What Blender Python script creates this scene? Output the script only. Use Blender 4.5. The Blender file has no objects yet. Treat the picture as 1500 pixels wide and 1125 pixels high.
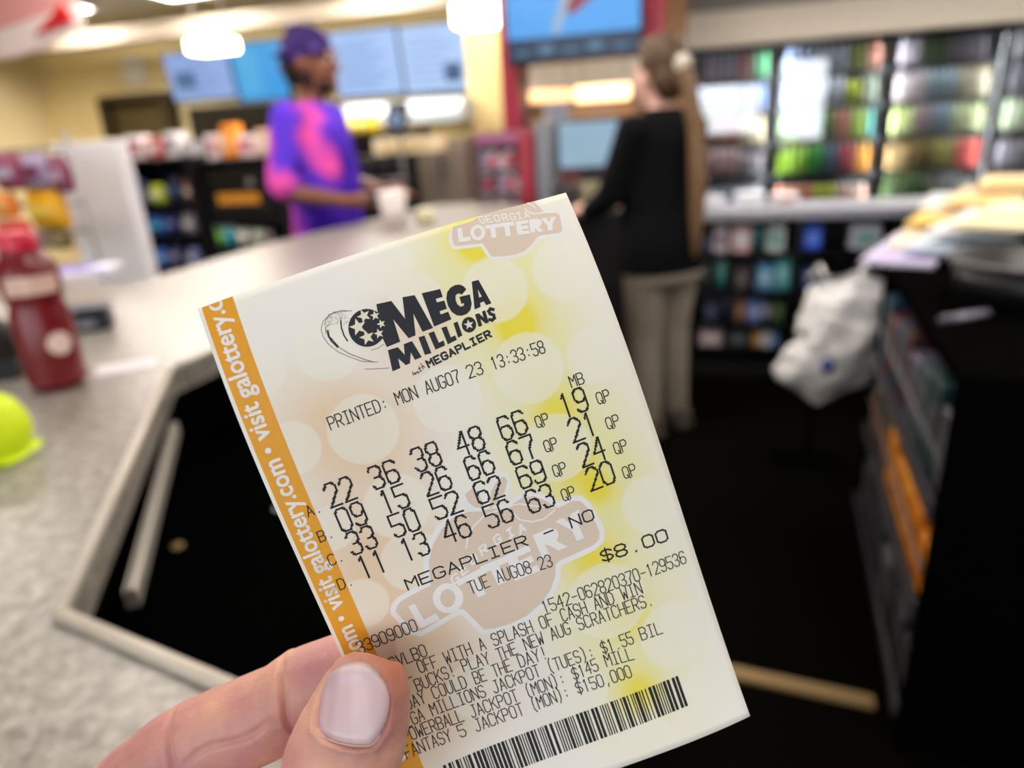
import bpy, bmesh, math, random
from mathutils import Vector, Matrix, geometry, noise as mnoise
random.seed(7)
C = bpy.context.scene.collection
SC = bpy.context.scene
# ---------------------------------------------------------------- camera, world, big lights, exposure
EYE = Vector((0, 0, 1.326))
PITCH, ROLL, FPX = math.radians(20.17), math.radians(3.47), 1000.0
_F = Vector((0, math.cos(PITCH), -math.sin(PITCH)))
_R0, _U0 = Vector((1, 0, 0)), Vector((0, math.sin(PITCH), math.cos(PITCH)))
_R = _R0 * math.cos(ROLL) - _U0 * math.sin(ROLL)
_U = _U0 * math.cos(ROLL) + _R0 * math.sin(ROLL)
CAMM = Matrix(((_R.x, _U.x, -_F.x, EYE.x), (_R.y, _U.y, -_F.y, EYE.y), (_R.z, _U.z, -_F.z, EYE.z), (0, 0, 0, 1)))
cam = bpy.data.objects.new('camera', bpy.data.cameras.new('camera'))
cam.data.sensor_width = 36.0
cam.data.lens = 24.0
cam.data.clip_start = 0.01
cam.data.dof.use_dof = True
cam.data.dof.focus_distance = 0.1475
cam.data.dof.aperture_fstop = 7.8
cam.data.dof.aperture_blades = 0
cam.matrix_world = CAMM
C.objects.link(cam)
SC.camera = cam
SC.view_settings.view_transform = 'Standard'
SC.view_settings.look = 'None'
SC.view_settings.gamma = 1.0
SC.view_settings.exposure = 0.0
SC.view_settings.use_curve_mapping = False
SC.cycles.use_denoising = True
SC.cycles.max_bounces = 8
SC.cycles.sample_clamp_indirect = 6.0
SC.cycles.caustics_reflective = False
SC.cycles.caustics_refractive = False
w = bpy.data.worlds.new('overcast_sky')
SC.world = w
w.use_nodes = True
w.node_tree.nodes['Background'].inputs[0].default_value = (0.93, 0.96, 1.0, 1)
w.node_tree.nodes['Background'].inputs[1].default_value = 4.6

TH = math.radians(16.0)                       # the shop's axes are turned 16 degrees from the camera
DV, RV = Vector((math.sin(TH), math.cos(TH), 0)), Vector((math.cos(TH), -math.sin(TH), 0))
def S(lat, D, z=0.0): return RV * lat + DV * D + Vector((0, 0, z))
def ray(x, y): return _F + _R * ((x - 750) / FPX) - _U * ((y - 562.5) / FPX)
def at(x, y, D):                              # a point of the photograph on the upright plane D metres into the shop
    v = ray(x, y); P = v * (D / v.dot(DV)) + EYE
    return P.dot(RV), P.z
def onz(x, y, z):
    v = ray(x, y); return v * ((z - EYE.z) / v.z) + EYE

WIN_D, ROOM_L, ROOM_R, CEIL, BACK_D = -2.5, -7.2, 4.3, 2.6, 8.6
WINDOWS = [(-3.3, -2.0, 0.75, 2.35), (-1.75, -0.45, 0.75, 2.35), (-0.2, 1.15, 1.0, 2.05), (1.4, 2.45, 0.8, 2.45)]
for (x0, x1, z0, z1) in WINDOWS:              # daylight comes in through the shop windows behind the camera
    L = bpy.data.lights.new('window_daylight', 'AREA'); L.shape = 'RECTANGLE'; L.size = x1 - x0; L.size_y = z1 - z0
    L.cycles.is_portal = True
    o = bpy.data.objects.new('window_daylight', L); C.objects.link(o)
    o.location = S((x0 + x1) / 2, WIN_D - 0.02, (z0 + z1) / 2)
    o.rotation_euler = (math.radians(90), 0, math.pi - TH + math.pi)
# ---------------------------------------------------------------- materials
def lin(h):
    h = h.lstrip('#'); v = [int(h[i:i + 2], 16) / 255 for i in (0, 2, 4)]
    return tuple((c / 12.92 if c <= 0.04045 else ((c + 0.055) / 1.055) ** 2.4) for c in v) + (1,)
_mc = {}
def M(hexc, rough=0.5, metal=0.0, emit=0.0, var=0.08, scale=40.0, spec=0.5, bump=0.0):
    key = (hexc, rough, metal, emit, var, scale, spec, bump)
    if key in _mc: return _mc[key]
    m = bpy.data.materials.new('surface_' + hexc.strip('#')); m.use_nodes = True
    nt = m.node_tree; b = nt.nodes['Principled BSDF']; c = lin(hexc)
    tc = nt.nodes.new('ShaderNodeTexCoord'); nz = nt.nodes.new('ShaderNodeTexNoise'); nz.inputs['Scale'].default_value = scale
    nt.links.new(tc.outputs['Object'], nz.inputs['Vector'])
    mx = nt.nodes.new('ShaderNodeMix'); mx.data_type = 'RGBA'
    mx.inputs[6].default_value = tuple(min(1, v * (1 - var)) for v in c[:3]) + (1,)
    mx.inputs[7].default_value = tuple(min(1, v * (1 + var)) for v in c[:3]) + (1,)
    nt.links.new(nz.outputs['Fac'], mx.inputs[0]); nt.links.new(mx.outputs[2], b.inputs['Base Color'])
    b.inputs['Roughness'].default_value = rough; b.inputs['Metallic'].default_value = metal
    b.inputs['Specular IOR Level'].default_value = spec
    if bump:
        bp = nt.nodes.new('ShaderNodeBump'); bp.inputs['Strength'].default_value = bump; bp.inputs['Distance'].default_value = 0.002
        nt.links.new(nz.outputs['Fac'], bp.inputs['Height']); nt.links.new(bp.outputs[0], b.inputs['Normal'])
    if emit:
        nt.links.new(mx.outputs[2], b.inputs['Emission Color']); b.inputs['Emission Strength'].default_value = emit
        if emit < 1.2: nt.links.remove(b.inputs['Base Color'].links[0]); b.inputs['Base Color'].default_value = (.01, .01, .012, 1)   # a dark screen that glows
    _mc[key] = m
    return m
def skin_material(name, base, pink, rough=.45):
    m = bpy.data.materials.new(name); m.use_nodes = True; nt = m.node_tree; b = nt.nodes['Principled BSDF']; N, Lk = nt.nodes.new, nt.links.new
    tc = N('ShaderNodeTexCoord')
    n1 = N('ShaderNodeTexNoise'); n1.inputs['Scale'].default_value = 55; n1.inputs['Detail'].default_value = 4; Lk(tc.outputs['Object'], n1.inputs['Vector'])
    n2 = N('ShaderNodeTexVoronoi'); n2.inputs['Scale'].default_value = 1500; Lk(tc.outputs['Object'], n2.inputs['Vector'])
    n3 = N('ShaderNodeTexNoise'); n3.inputs['Scale'].default_value = 420; n3.inputs['Detail'].default_value = 5; Lk(tc.outputs['Object'], n3.inputs['Vector'])
    rp = N('ShaderNodeValToRGB'); rp.color_ramp.elements[0].position = .36; rp.color_ramp.elements[0].color = lin(base); rp.color_ramp.elements[1].position = .66; rp.color_ramp.elements[1].color = lin(pink)
    Lk(n1.outputs['Fac'], rp.inputs[0]); Lk(rp.outputs[0], b.inputs['Base Color'])
    b.inputs['Roughness'].default_value = rough; b.inputs['Specular IOR Level'].default_value = .4
    b.inputs['Subsurface Weight'].default_value = .25; b.inputs['Subsurface Radius'].default_value = (1.0, .35, .2); b.inputs['Subsurface Scale'].default_value = .004
    ad = N('ShaderNodeMath'); ad.operation = 'MULTIPLY_ADD'; Lk(n2.outputs['Distance'], ad.inputs[0]); ad.inputs[1].default_value = .35; Lk(n3.outputs['Fac'], ad.inputs[2])
    bp = N('ShaderNodeBump'); bp.inputs['Strength'].default_value = .55; bp.inputs['Distance'].default_value = .0004; Lk(ad.outputs[0], bp.inputs['Height']); Lk(bp.outputs[0], b.inputs['Normal'])
    return m
# ---------------------------------------------------------------- building helpers
def tag(o, label=None, cat=None, group=None, kind=None):
    if label: o['label'] = label
    if cat: o['category'] = cat
    if group: o['group'] = group
    if kind: o['kind'] = kind
    return o
def thing(name, label, cat, loc=(0, 0, 0), rotz=0.0, group=None):
    o = bpy.data.objects.new(name, None); C.objects.link(o); o.empty_display_size = 0.05
    o.location = loc; o.rotation_euler = (0, 0, rotz)
    return tag(o, label, cat, group)
def obj(name, bm, m, parent=None, loc=(0, 0, 0), rotz=0.0, smooth=False):
    me = bpy.data.meshes.new(name)
    bmesh.ops.recalc_face_normals(bm, faces=bm.faces[:])
    bm.to_mesh(me); bm.free()
    if smooth:
        for p in me.polygons: p.use_smooth = True
    for mm in (m if isinstance(m, (list, tuple)) else [m]): me.materials.append(mm)
    o = bpy.data.objects.new(name, me); C.objects.link(o)
    o.location = loc; o.rotation_euler = (0, 0, rotz)
    if parent: o.parent = parent
    return o
def new(): return bmesh.new()
def box(bm, x0, x1, y0, y1, z0, z1, bev=0.0, mat=0):
    v = [bm.verts.new(p) for p in ((x0, y0, z0), (x1, y0, z0), (x1, y1, z0), (x0, y1, z0), (x0, y0, z1), (x1, y0, z1), (x1, y1, z1), (x0, y1, z1))]
    fs = [bm.faces.new([v[i] for i in q]) for q in ((3, 2, 1, 0), (4, 5, 6, 7), (0, 1, 5, 4), (1, 2, 6, 5), (2, 3, 7, 6), (3, 0, 4, 7))]
    for f in fs: f.material_index = mat
    if bev:
        es = list({e for f in fs for e in f.edges})
        bmesh.ops.bevel(bm, geom=es, offset=bev, segments=2, affect='EDGES', profile=0.5)
    return bm
def bx(x0, x1, y0, y1, z0, z1, bev=0.0): return box(new(), x0, x1, y0, y1, z0, z1, bev)
def lathe(bm, prof, seg=20, cx=0, cy=0, mat=None, sx=1.0, sy=1.0):
    rings = []
    for r, z in prof:
        rings.append([bm.verts.new((cx + sx * r * math.cos(2 * math.pi * k / seg), cy + sy * r * math.sin(2 * math.pi * k / seg), z)) for k in range(seg)])
    for i in range(len(rings) - 1):
        for k in range(seg):
            f = bm.faces.new((rings[i][k], rings[i][(k + 1) % seg], rings[i + 1][(k + 1) % seg], rings[i + 1][k]))
            f.smooth = True
            if mat: f.material_index = mat[i]
    for rg, fl in ((rings[0], True), (rings[-1], False)):
        f = bm.faces.new(rg[::-1] if fl else rg)
        if mat: f.material_index = mat[0] if fl else mat[-1]
    return bm
def tube(bm, pts, rad, seg=10, cap=True):
    pts = [Vector(p) for p in pts]; n = len(pts)
    rad = rad if isinstance(rad, (list, tuple)) else [rad] * n
    rings = []; up = Vector((0, 0, 1))
    for i, p in enumerate(pts):
        t = (pts[min(i + 1, n - 1)] - pts[max(i - 1, 0)]).normalized()
        a = t.cross(up) if abs(t.dot(up)) < 0.95 else t.cross(Vector((1, 0, 0)))
        a.normalize(); b = a.cross(t).normalized()
        rings.append([bm.verts.new(p + (a * math.cos(2 * math.pi * k / seg) + b * math.sin(2 * math.pi * k / seg)) * rad[i]) for k in range(seg)])
    for i in range(n - 1):
        for k in range(seg):
            bm.faces.new((rings[i][k], rings[i][(k + 1) % seg], rings[i + 1][(k + 1) % seg], rings[i + 1][k])).smooth = True
    if cap: bm.faces.new(rings[0][::-1]); bm.faces.new(rings[-1])
    return bm
def prism(bm, poly, z0, z1):
    a = [bm.verts.new((x, y, z0)) for x, y in poly]; b = [bm.verts.new((x, y, z1)) for x, y in poly]
    n = len(poly)
    bm.faces.new(a[::-1]); bm.faces.new(b)
    for i in range(n): bm.faces.new((a[i], a[(i + 1) % n], b[(i + 1) % n], b[i]))
    return bm
def ellipsoid(bm, c, r, rot=None, seg=16):
    mtx = Matrix.Translation(Vector(c)) @ (rot.to_4x4() if rot else Matrix.Identity(4)) @ Matrix.Diagonal((*r, 1))
    bmesh.ops.create_uvsphere(bm, u_segments=seg, v_segments=seg // 2 + 2, radius=1.0, matrix=mtx)
    return bm
def capsule(bm, p0, r0, p1, r1, n=5):
    p0, p1 = Vector(p0), Vector(p1); L = (p1 - p0).length; t = (p1 - p0).normalized()
    pts, rad = [], []
    for k in range(n + 1):
        a = math.pi / 2 * (1 - k / n); pts.append(p0 - t * r0 * math.sin(a)); rad.append(max(1e-4, r0 * math.cos(a)))
    for k in range(n + 1):
        a = math.pi / 2 * k / n; pts.append(p1 + t * r1 * math.sin(a)); rad.append(max(1e-4, r1 * math.cos(a)))
    return tube(bm, pts, rad, 14)
def chain(bm, pts, rads):
    for i in range(len(pts) - 1): capsule(bm, pts[i], rads[i], pts[i + 1], rads[i + 1])
    return bm
def remesh(name, bm, m, parent, voxel, smooth=4, disp=None, loc=(0, 0, 0)):      # merge overlapping solids into one continuous skin
    o = obj(name, bm, m, None)
    r = o.modifiers.new('r', 'REMESH'); r.mode = 'VOXEL'; r.voxel_size = voxel; r.use_smooth_shade = True
    s = o.modifiers.new('s', 'SMOOTH'); s.factor = 0.5; s.iterations = smooth
    dg = bpy.context.evaluated_depsgraph_get(); dg.update()
    me = bpy.data.meshes.new_from_object(o.evaluated_get(dg))
    old = o.data; o.modifiers.clear(); o.data = me; bpy.data.meshes.remove(old)
    if not me.materials:
        for mm in (m if isinstance(m, (list, tuple)) else [m]): me.materials.append(mm)
    if disp:
        for v in me.vertices: v.co = disp(v.co.copy())
    for p in me.polygons: p.use_smooth = True
    o.location = loc
    if parent: o.parent = parent
    return o
def px_box(x0, y0, x1, y1, D):               # lateral and height limits of a picture rectangle standing at depth D
    ym, xm = (y0 + y1) / 2, (x0 + x1) / 2
    return at(x0, ym, D)[0], at(x1, ym, D)[0], at(xm, y1, D)[1], at(xm, y0, D)[1]
def interp(xs, ys, x):
    if x <= xs[0]: return ys[0]
    for i in range(len(xs) - 1):
        if x <= xs[i + 1]: return ys[i] + (ys[i + 1] - ys[i]) * (x - xs[i]) / (xs[i + 1] - xs[i])
    return ys[-1]
# ---------------------------------------------------------------- the room
def struct(name, bm, m, loc=(0, 0, 0), rotz=-TH, **k):
    return tag(obj(name, bm, m, None, loc, rotz, **k), kind='structure')
FLOORM = M('#0a0907', .8, var=.25, scale=30, spec=0)
struct('floor', bx(ROOM_L - .2, ROOM_R + .2, WIN_D - .2, BACK_D + .2, -.1, 0), FLOORM)
CEILM = M('#dddcd8', .9, var=.03, scale=6)
struct('ceiling', bx(ROOM_L - .2, ROOM_R + .2, WIN_D - .2, BACK_D + .2, CEIL, CEIL + .1), CEILM)
YEL_W, CREAM = M('#ecd79c', .8, var=.05, scale=3), M('#dccfb4', .8, var=.03, scale=3)
struct('wall_back', bx(ROOM_L - .2, ROOM_R + .2, BACK_D, BACK_D + .15, 0, CEIL), CREAM)
struct('wall_left', bx(ROOM_L - .15, ROOM_L, WIN_D, BACK_D, 0, CEIL), M('#e6d6a8', .8, var=.03, scale=3))
struct('wall_right', bx(ROOM_R, ROOM_R + .15, WIN_D, BACK_D, 0, CEIL), M('#6b6660', .8, var=.03, scale=3))
bm = new(); xs_ = [ROOM_L] + [v for q in WINDOWS for v in q[:2]] + [ROOM_R]
for i in range(0, len(xs_), 2): box(bm, xs_[i], xs_[i + 1], WIN_D - .15, WIN_D, 0, CEIL)
for (x0, x1, z0, z1) in WINDOWS: box(bm, x0, x1, WIN_D - .15, WIN_D, 0, z0); box(bm, x0, x1, WIN_D - .15, WIN_D, z1, CEIL)
struct('wall_front', bm, M('#b8b0a2', .8, var=.03, scale=3))
for i, (x0, x1, z0, z1) in enumerate(WINDOWS):
    bm = new()
    for a in ((x0, x0 + .05, z0, z1), (x1 - .05, x1, z0, z1), (x0 + .05, x1 - .05, z0, z0 + .05), (x0 + .05, x1 - .05, z1 - .05, z1)): box(bm, a[0], a[1], WIN_D - .12, WIN_D - .04, a[2], a[3])
    struct('window_%d' % (i + 1), bm, M('#2a2a2c', .4))
# yellow kitchen wall on the left, and the cream bulkhead above the coolers
YD = 6.7
a0, a1 = at(-120, 150, YD)[0], at(742, 150, YD)[0]
struct('wall_kitchen', bx(a0 - .6, a1, YD, YD + .1, 0, CEIL), YEL_W)
c0, c1 = at(968, 100, 6.85)[0], ROOM_R
zb, zt = at(1220, 54, 6.85)[1], at(1250, -4, 6.85)[1]
struct('trim_1', bx(c0, c1, 6.85, 7.6, zb, zt, .01), M('#f4ecdc', .7, var=.03))
struct('trim_2', bx(c0, c1, 6.95, 7.6, zt, CEIL), M('#9a9892', .8))
g0, g1 = at(-150, 60, 5.9)[0], at(735, 60, 5.9)[0]
z0 = at(330, 44, 5.9)[1]
struct('trim_3', bx(g0 - .5, g1, 5.9, 6.05, z0, z0 + .13), M('#b8ab9a', .6))
p0, p1, _, _ = px_box(688, 40, 738, 300, 5.6)
struct('pillar_1', bx(p0, p1, 5.6, 5.95, 0, CEIL), M('#d9c68c', .8, var=.04))
# ceiling lamps (two long bright fittings over the kitchen, added panels that brighten shop and kitchen)
def lamp(name, label, x0, y0, x1, y1, D, power, dep=.22, drop=True):
    a, b, zl, zh = px_box(x0, y0, x1, y1, D); w_ = b - a
    t = thing(name, label, 'ceiling light', S((a + b) / 2, D + dep / 2, zl), -TH, 'long bright ceiling lights over the kitchen')
    obj('housing', bx(-w_ / 2 - .01, w_ / 2 + .01, -dep / 2 - .01, dep / 2 + .01, zh - zl, zh - zl + .025), M('#8a857c', .5), t)
    for s_ in (-1, 1): obj('hanging_rod', bx(s_ * w_ * .4 - .006, s_ * w_ * .4 + .006, -.006, .006, zh - zl + .025, CEIL - zl), M('#8a857c', .5), t)
    obj('diffuser', bx(-w_ / 2, w_ / 2, -dep / 2, dep / 2, 0, zh - zl, .012), M('#fff2d2', .5, emit=power, var=.01), t)
lamp('ceiling_light', 'glowing warm white ceiling light in front of the left-hand menu screens', 272, 55, 326, 75, 5.2, 15)
lamp('ceiling_light', 'glowing warm white ceiling light beside the red panelled screen', 662, 2, 730, 36, 5.2, 13)
for i, (la_, D) in enumerate(((-1.6, .4), (.2, .6), (2.0, .4), (-1.9, 1.7), (-.6, 2.5), (.9, 1.75), (2.6, 2.2), (-5.4, 4.4), (-4.0, 4.5), (-2.6, 4.6), (-1.2, 4.4), (.4, 4.7), (1.6, 4.9), (2.9, 4.9), (-3.6, 2.2), (1.2, 3.6), (2.5, 3.6), (-3.0, 3.4), (-5.6, 5.45), (-4.2, 5.45), (-2.6, 5.45))):
    t = thing('added_ceiling_panel', 'added square light panel set flush in the white ceiling to brighten the shop', 'ceiling light', S(la_, D, CEIL - .03), -TH, 'added square ceiling panels')
    obj('frame', box(box(box(box(new(), -.31, .31, -.31, -.28, 0, .03), -.31, .31, .28, .31, 0, .03), -.31, -.28, -.28, .28, 0, .03), .28, .31, -.28, .28, 0, .03), M('#e6e6e6', .5), t)
    obj('diffuser', bx(-.28, .28, -.28, .28, .008, .028), M('#fff4e8', .5, emit=12.5 if D < 1.5 else 12.0 if D == 3.6 else 21.0 if D < 4 else 34.0, var=.01), t)
# ---------------------------------------------------------------- checkout counter with its sunken opening
CZ = 1.0
def granite():
    m = bpy.data.materials.new('speckled_countertop'); m.use_nodes = True; nt = m.node_tree; b = nt.nodes['Principled BSDF']; N, Lk = nt.nodes.new, nt.links.new
    tc = N('ShaderNodeTexCoord'); n1 = N('ShaderNodeTexNoise'); n1.inputs['Scale'].default_value = 70; n1.inputs['Detail'].default_value = 6; n1.inputs['Roughness'].default_value = .7
    n2 = N('ShaderNodeTexVoronoi'); n2.inputs['Scale'].default_value = 110
    Lk(tc.outputs['Object'], n1.inputs['Vector']); Lk(tc.outputs['Object'], n2.inputs['Vector'])
    r = N('ShaderNodeValToRGB'); e = r.color_ramp.elements
    e[0].position = .36; e[0].color = lin('#66625c'); e[1].position = .62; e[1].color = lin('#a69f98'); k = e.new(.5); k.color = lin('#8a847c')
    Lk(n1.outputs['Fac'], r.inputs[0])
    r2 = N('ShaderNodeValToRGB'); r2.color_ramp.elements[0].position = .0; r2.color_ramp.elements[0].color = lin('#5d574e'); r2.color_ramp.elements[1].position = .3; r2.color_ramp.elements[1].color = (1, 1, 1, 1)
    Lk(n2.outputs['Distance'], r2.inputs[0])
    mx = N('ShaderNodeMix'); mx.data_type = 'RGBA'; mx.blend_type = 'MULTIPLY'; mx.inputs[0].default_value = .6; Lk(r.outputs[0], mx.inputs[6]); Lk(r2.outputs[0], mx.inputs[7])
    Lk(mx.outputs[2], b.inputs['Base Color']); b.inputs['Roughness'].default_value = .32
    return m
GRAN = granite()
hole = [(-.353, .433), (-.545, 1.045), (-.505, 1.160), (-.33, 1.30), (-.10, 1.22), (.0, .80), (-.08, .36), (-.15, .325)]
outer = [(-.25, .17), (-1.3, .12), (-1.6, 1.2), (-1.35, 2.1), (-1.021, 1.822), (-.842, 2.542), (-.331, 3.632), (.02, 3.62), (.17, 3.0), (.19, 1.45), (.13, .75), (.02, .3), (-.03, .2)]
def slab(z0, z1):
    bm = new()
    for z, fl in ((z1, 1), (z0, -1)):
        tri = geometry.tessellate_polygon([[Vector((x, y, 0)) for x, y in outer], [Vector((x, y, 0)) for x, y in hole]])
        vs = [bm.verts.new((x, y, z)) for x, y in outer + hole]
        for t in tri: bm.faces.new([vs[i] for i in t])
    for poly in (outer, hole):
        n = len(poly)
        for i in range(n):
            a, b = poly[i], poly[(i + 1) % n]
            bm.faces.new([bm.verts.new(p) for p in ((*a, z0), (*b, z0), (*b, z1), (*a, z1))])
    bmesh.ops.remove_doubles(bm, verts=bm.verts[:], dist=1e-5)
    return bm
ct = thing('checkout_counter', 'long speckled beige stone checkout counter with a dark sunken opening', 'counter', (0, 0, 0))
obj('countertop', slab(CZ - .04, CZ), GRAN, ct)
bm = new(); n = len(outer)
inset = [(-.25, .2), (-1.25, .16), (-1.55, 1.2), (-1.31, 2.03), (-.98, 1.9), (-.80, 2.55), (-.30, 3.58), (0, 3.58), (.13, 3.0), (.15, 1.45), (.09, .75), (-.02, .32), (-.06, .24)]
for i in range(n): 
    a, b = inset[i], inset[(i + 1) % n]
    bm.faces.new([bm.verts.new(p) for p in ((*a, 0), (*b, 0), (*b, CZ - .04), (*a, CZ - .04))])
bmesh.ops.remove_doubles(bm, verts=bm.verts[:], dist=1e-5)
o = obj('body', bm, M('#4a3f36', .6), ct); so = o.modifiers.new('s', 'SOLIDIFY'); so.thickness = .02
def lining(zt, zb, inset_, m, name):
    cx_, cy_ = sum(p[0] for p in hole) / len(hole), sum(p[1] for p in hole) / len(hole)
    q = [(cx_ + (x - cx_) * inset_, cy_ + (y - cy_) * inset_) for x, y in hole]; bm = new(); k = len(q)
    for i in range(k):
        a, b = q[i], q[(i + 1) % k]; bm.faces.new([bm.verts.new(p) for p in ((*a, zb), (*b, zb), (*b, zt), (*a, zt))])
    bm.faces.new([bm.verts.new((*p, zb)) for p in q]); bmesh.ops.remove_doubles(bm, verts=bm.verts[:], dist=1e-5)
    return tag(obj(name, bm, m, ct), 'black glossy tray sunk into the opening')
lining(CZ - .04, CZ - .16, 1.0, M('#040404', .5, var=.2, spec=0), 'recess_tray')
# raised stone lip round the opening
bm = new()
for i in range(len(hole)):
    a, b = Vector((*hole[i], CZ + .003)), Vector((*hole[(i + 1) % len(hole)], CZ + .003)); tube(bm, [a, b], .006, 8)
obj('opening_edge', bm, M('#c2b9ab', .35), ct)
a, b = onz(182, 876, CZ - .05), onz(250, 626, CZ - .05)
t = thing('metal_rail', 'pale metal rail lying inside the dark counter opening', 'rail', a)
d_ = (b - a); d_.z = 0; q = Vector((-d_.y, d_.x, 0)).normalized() * -.011
bm = new(); prism(bm, [(0, 0), (d_.x, d_.y), (d_.x + q.x, d_.y + q.y), (q.x, q.y)], -.012, .006); obj('bar', bm, M('#a8a298', .35, metal=.3), t)
bm = new(); prism(bm, [(q.x * .3, q.y * .3), (d_.x + q.x * .3, d_.y + q.y * .3), (d_.x + q.x * .6, d_.y + q.y * .6), (q.x * .6, q.y * .6)], .0062, .009); obj('groove_strip', bm, M('#7a746a', .4), t)
# added discs standing in for glints of light in the opening
for x, y, r, c_, lb in ((260, 800, .0075, '#f0d48a', 'added disc giving a brassy coin lying in the dark counter opening'), (412, 745, .010, '#8a8a8c', 'added disc giving a grey glint lying in the dark counter opening beside the ticket')):
    p = onz(x, y, CZ - .158); bm = lathe(new(), [(r, 0), (r * 1.05, r * .2), (r, r * .4)], 18)
    tag(obj('glint' if r < .009 else 'grey_glint', bm, M(c_, .35, metal=.8), None, (p.x, p.y, CZ - .159), smooth=False), lb, 'glint' if r < .009 else 'cap')
# tan strip on the floor
a, b = onz(1060, 984, 0), onz(1280, 1032, 0); d_ = b - a; q = Vector((-d_.y, d_.x, 0)).normalized() * .02
bm = new(); prism(bm, [(-q.x, -q.y), (d_.x - q.x, d_.y - q.y), (d_.x + q.x, d_.y + q.y), (q.x, q.y)], 0, .01)
tag(obj('floor_strip', bm, M('#8c7042', .6, var=.15), None, (a.x, a.y, 0)), 'narrow tan wooden strip lying on the dark floor', 'floor strip')
# ---------------------------------------------------------------- the two people
def tiedye():                                 # blue-violet cotton with dyed pink bands and deep purple patches that paint in shade
    m = bpy.data.materials.new('tie_dye_cotton'); m.use_nodes = True; nt = m.node_tree; b = nt.nodes['Principled BSDF']; N, Lk = nt.nodes.new, nt.links.new
    tc = N('ShaderNodeTexCoord'); nz = N('ShaderNodeTexNoise'); nz.inputs['Scale'].default_value = 7; nz.inputs['Detail'].default_value = 2; Lk(tc.outputs['Object'], nz.inputs['Vector'])
    sc = N('ShaderNodeVectorMath'); sc.operation = 'SCALE'; sc.inputs['Scale'].default_value = .17; Lk(nz.outputs['Color'], sc.inputs[0])
    ad = N('ShaderNodeVectorMath'); Lk(tc.outputs['Object'], ad.inputs[0]); Lk(sc.outputs[0], ad.inputs[1]); sb = N('ShaderNodeVectorMath'); sb.operation = 'SUBTRACT'; Lk(ad.outputs[0], sb.inputs[0]); sb.inputs[1].default_value = (.085, .085, .085)
    def spots(pts):
        cur = None
        for x, y, z, r in pts:
            d = N('ShaderNodeVectorMath'); d.operation = 'DISTANCE'; Lk(sb.outputs[0], d.inputs[0]); d.inputs[1].default_value = (x, y, z)
            mr = N('ShaderNodeMapRange'); mr.interpolation_type = 'SMOOTHSTEP'; Lk(d.outputs['Value'], mr.inputs[0]); mr.inputs[1].default_value = r * .25; mr.inputs[2].default_value = r * 1.6; mr.inputs[3].default_value = 1; mr.inputs[4].default_value = 0
            if cur is None: cur = mr.outputs[0]
            else:
                q = N('ShaderNodeMath'); q.operation = 'MAXIMUM'; Lk(cur, q.inputs[0]); Lk(mr.outputs[0], q.inputs[1]); cur = q.outputs[0]
        return cur
    def mix(f, a, c):
        x = N('ShaderNodeMix'); x.data_type = 'RGBA'; Lk(f, x.inputs[0])
        if isinstance(a, tuple): x.inputs[6].default_value = a
        else: Lk(a, x.inputs[6])
        x.inputs[7].default_value = c; return x.outputs[2]
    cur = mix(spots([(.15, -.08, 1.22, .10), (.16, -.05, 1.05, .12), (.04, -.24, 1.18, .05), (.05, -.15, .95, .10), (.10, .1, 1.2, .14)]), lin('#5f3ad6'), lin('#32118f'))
    cur = mix(spots([(-.03, -.10, 1.44, 0.078), (.03, -.15, 1.38, 0.072), (.08, -.17, 1.31, 0.072), (.12, -.15, 1.24, 0.065), (-.12, -.25, 1.30, 0.065), (-.13, -.28, 1.22, 0.065), (-.09, -.31, 1.16, 0.058), (-.03, -.32, 1.14, 0.058), (-.13, -.1, .9, 0.130), (.0, -.17, .84, 0.091), (-.1, .12, 1.25, 0.156), (-.15, -.18, 1.34, .06), (-.15, -.2, 1.22, .06)]), cur, lin('#ee58b0'))
    Lk(cur, b.inputs['Base Color']); b.inputs['Roughness'].default_value = .85; b.inputs['Specular IOR Level'].default_value = .1
    return m
def face_and_head(bm, hc, s=1.0):             # local frame: +x is forward, +y is the person's left
    x, z = hc
    ellipsoid(bm, (x - .005, 0, z + .03), (.098 * s, .076 * s, .108 * s)); ellipsoid(bm, (x + .028, 0, z - .045), (.066 * s, .060 * s, .078 * s))
    ellipsoid(bm, (x + .075, 0, z - .098), (.026, .028, .022)); ellipsoid(bm, (x + .085, 0, z + .028), (.022, .055, .016))
    chain(bm, [(x + .093, 0, z + .015), (x + .112, 0, z - .022)], [.010, .015]); ellipsoid(bm, (x + .10, 0, z - .03), (.014, .020, .010))
    ellipsoid(bm, (x + .090, 0, z - .058), (.014, .025, .008)); ellipsoid(bm, (x + .087, 0, z - .072), (.014, .022, .009))
    for sy in (-1, 1): ellipsoid(bm, (x - .008, sy * .078 * s, z - .008), (.020, .009, .033)); ellipsoid(bm, (x + .06, sy * .042, z - .03), (.03, .022, .028))
def add_hand(bm, wrist, d, curl=.35):
    w_, d = Vector(wrist), Vector(d).normalized(); sd = d.cross(Vector((0, 0, 1))).normalized(); up = sd.cross(d)
    chain(bm, [w_, w_ + d * .05, w_ + d * .085], [.026, .034, .032])
    for k in range(4):
        o_ = sd * (k - 1.5) * .019; L = (.066, .078, .072, .056)[k]; p = w_ + d * .085 + o_; q = p + (d - up * curl * .4).normalized() * L * .55; e = q + (d - up * curl * 1.6).normalized() * L * .5
        chain(bm, [p, q, e], [.010, .009, .0075])
    p = w_ + d * .03 + sd * -.03; q = p + (d - sd * .7 - up * .2).normalized() * .035; chain(bm, [p, q, q + (d - up * .3).normalized() * .028], [.012, .011, .009])
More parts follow.
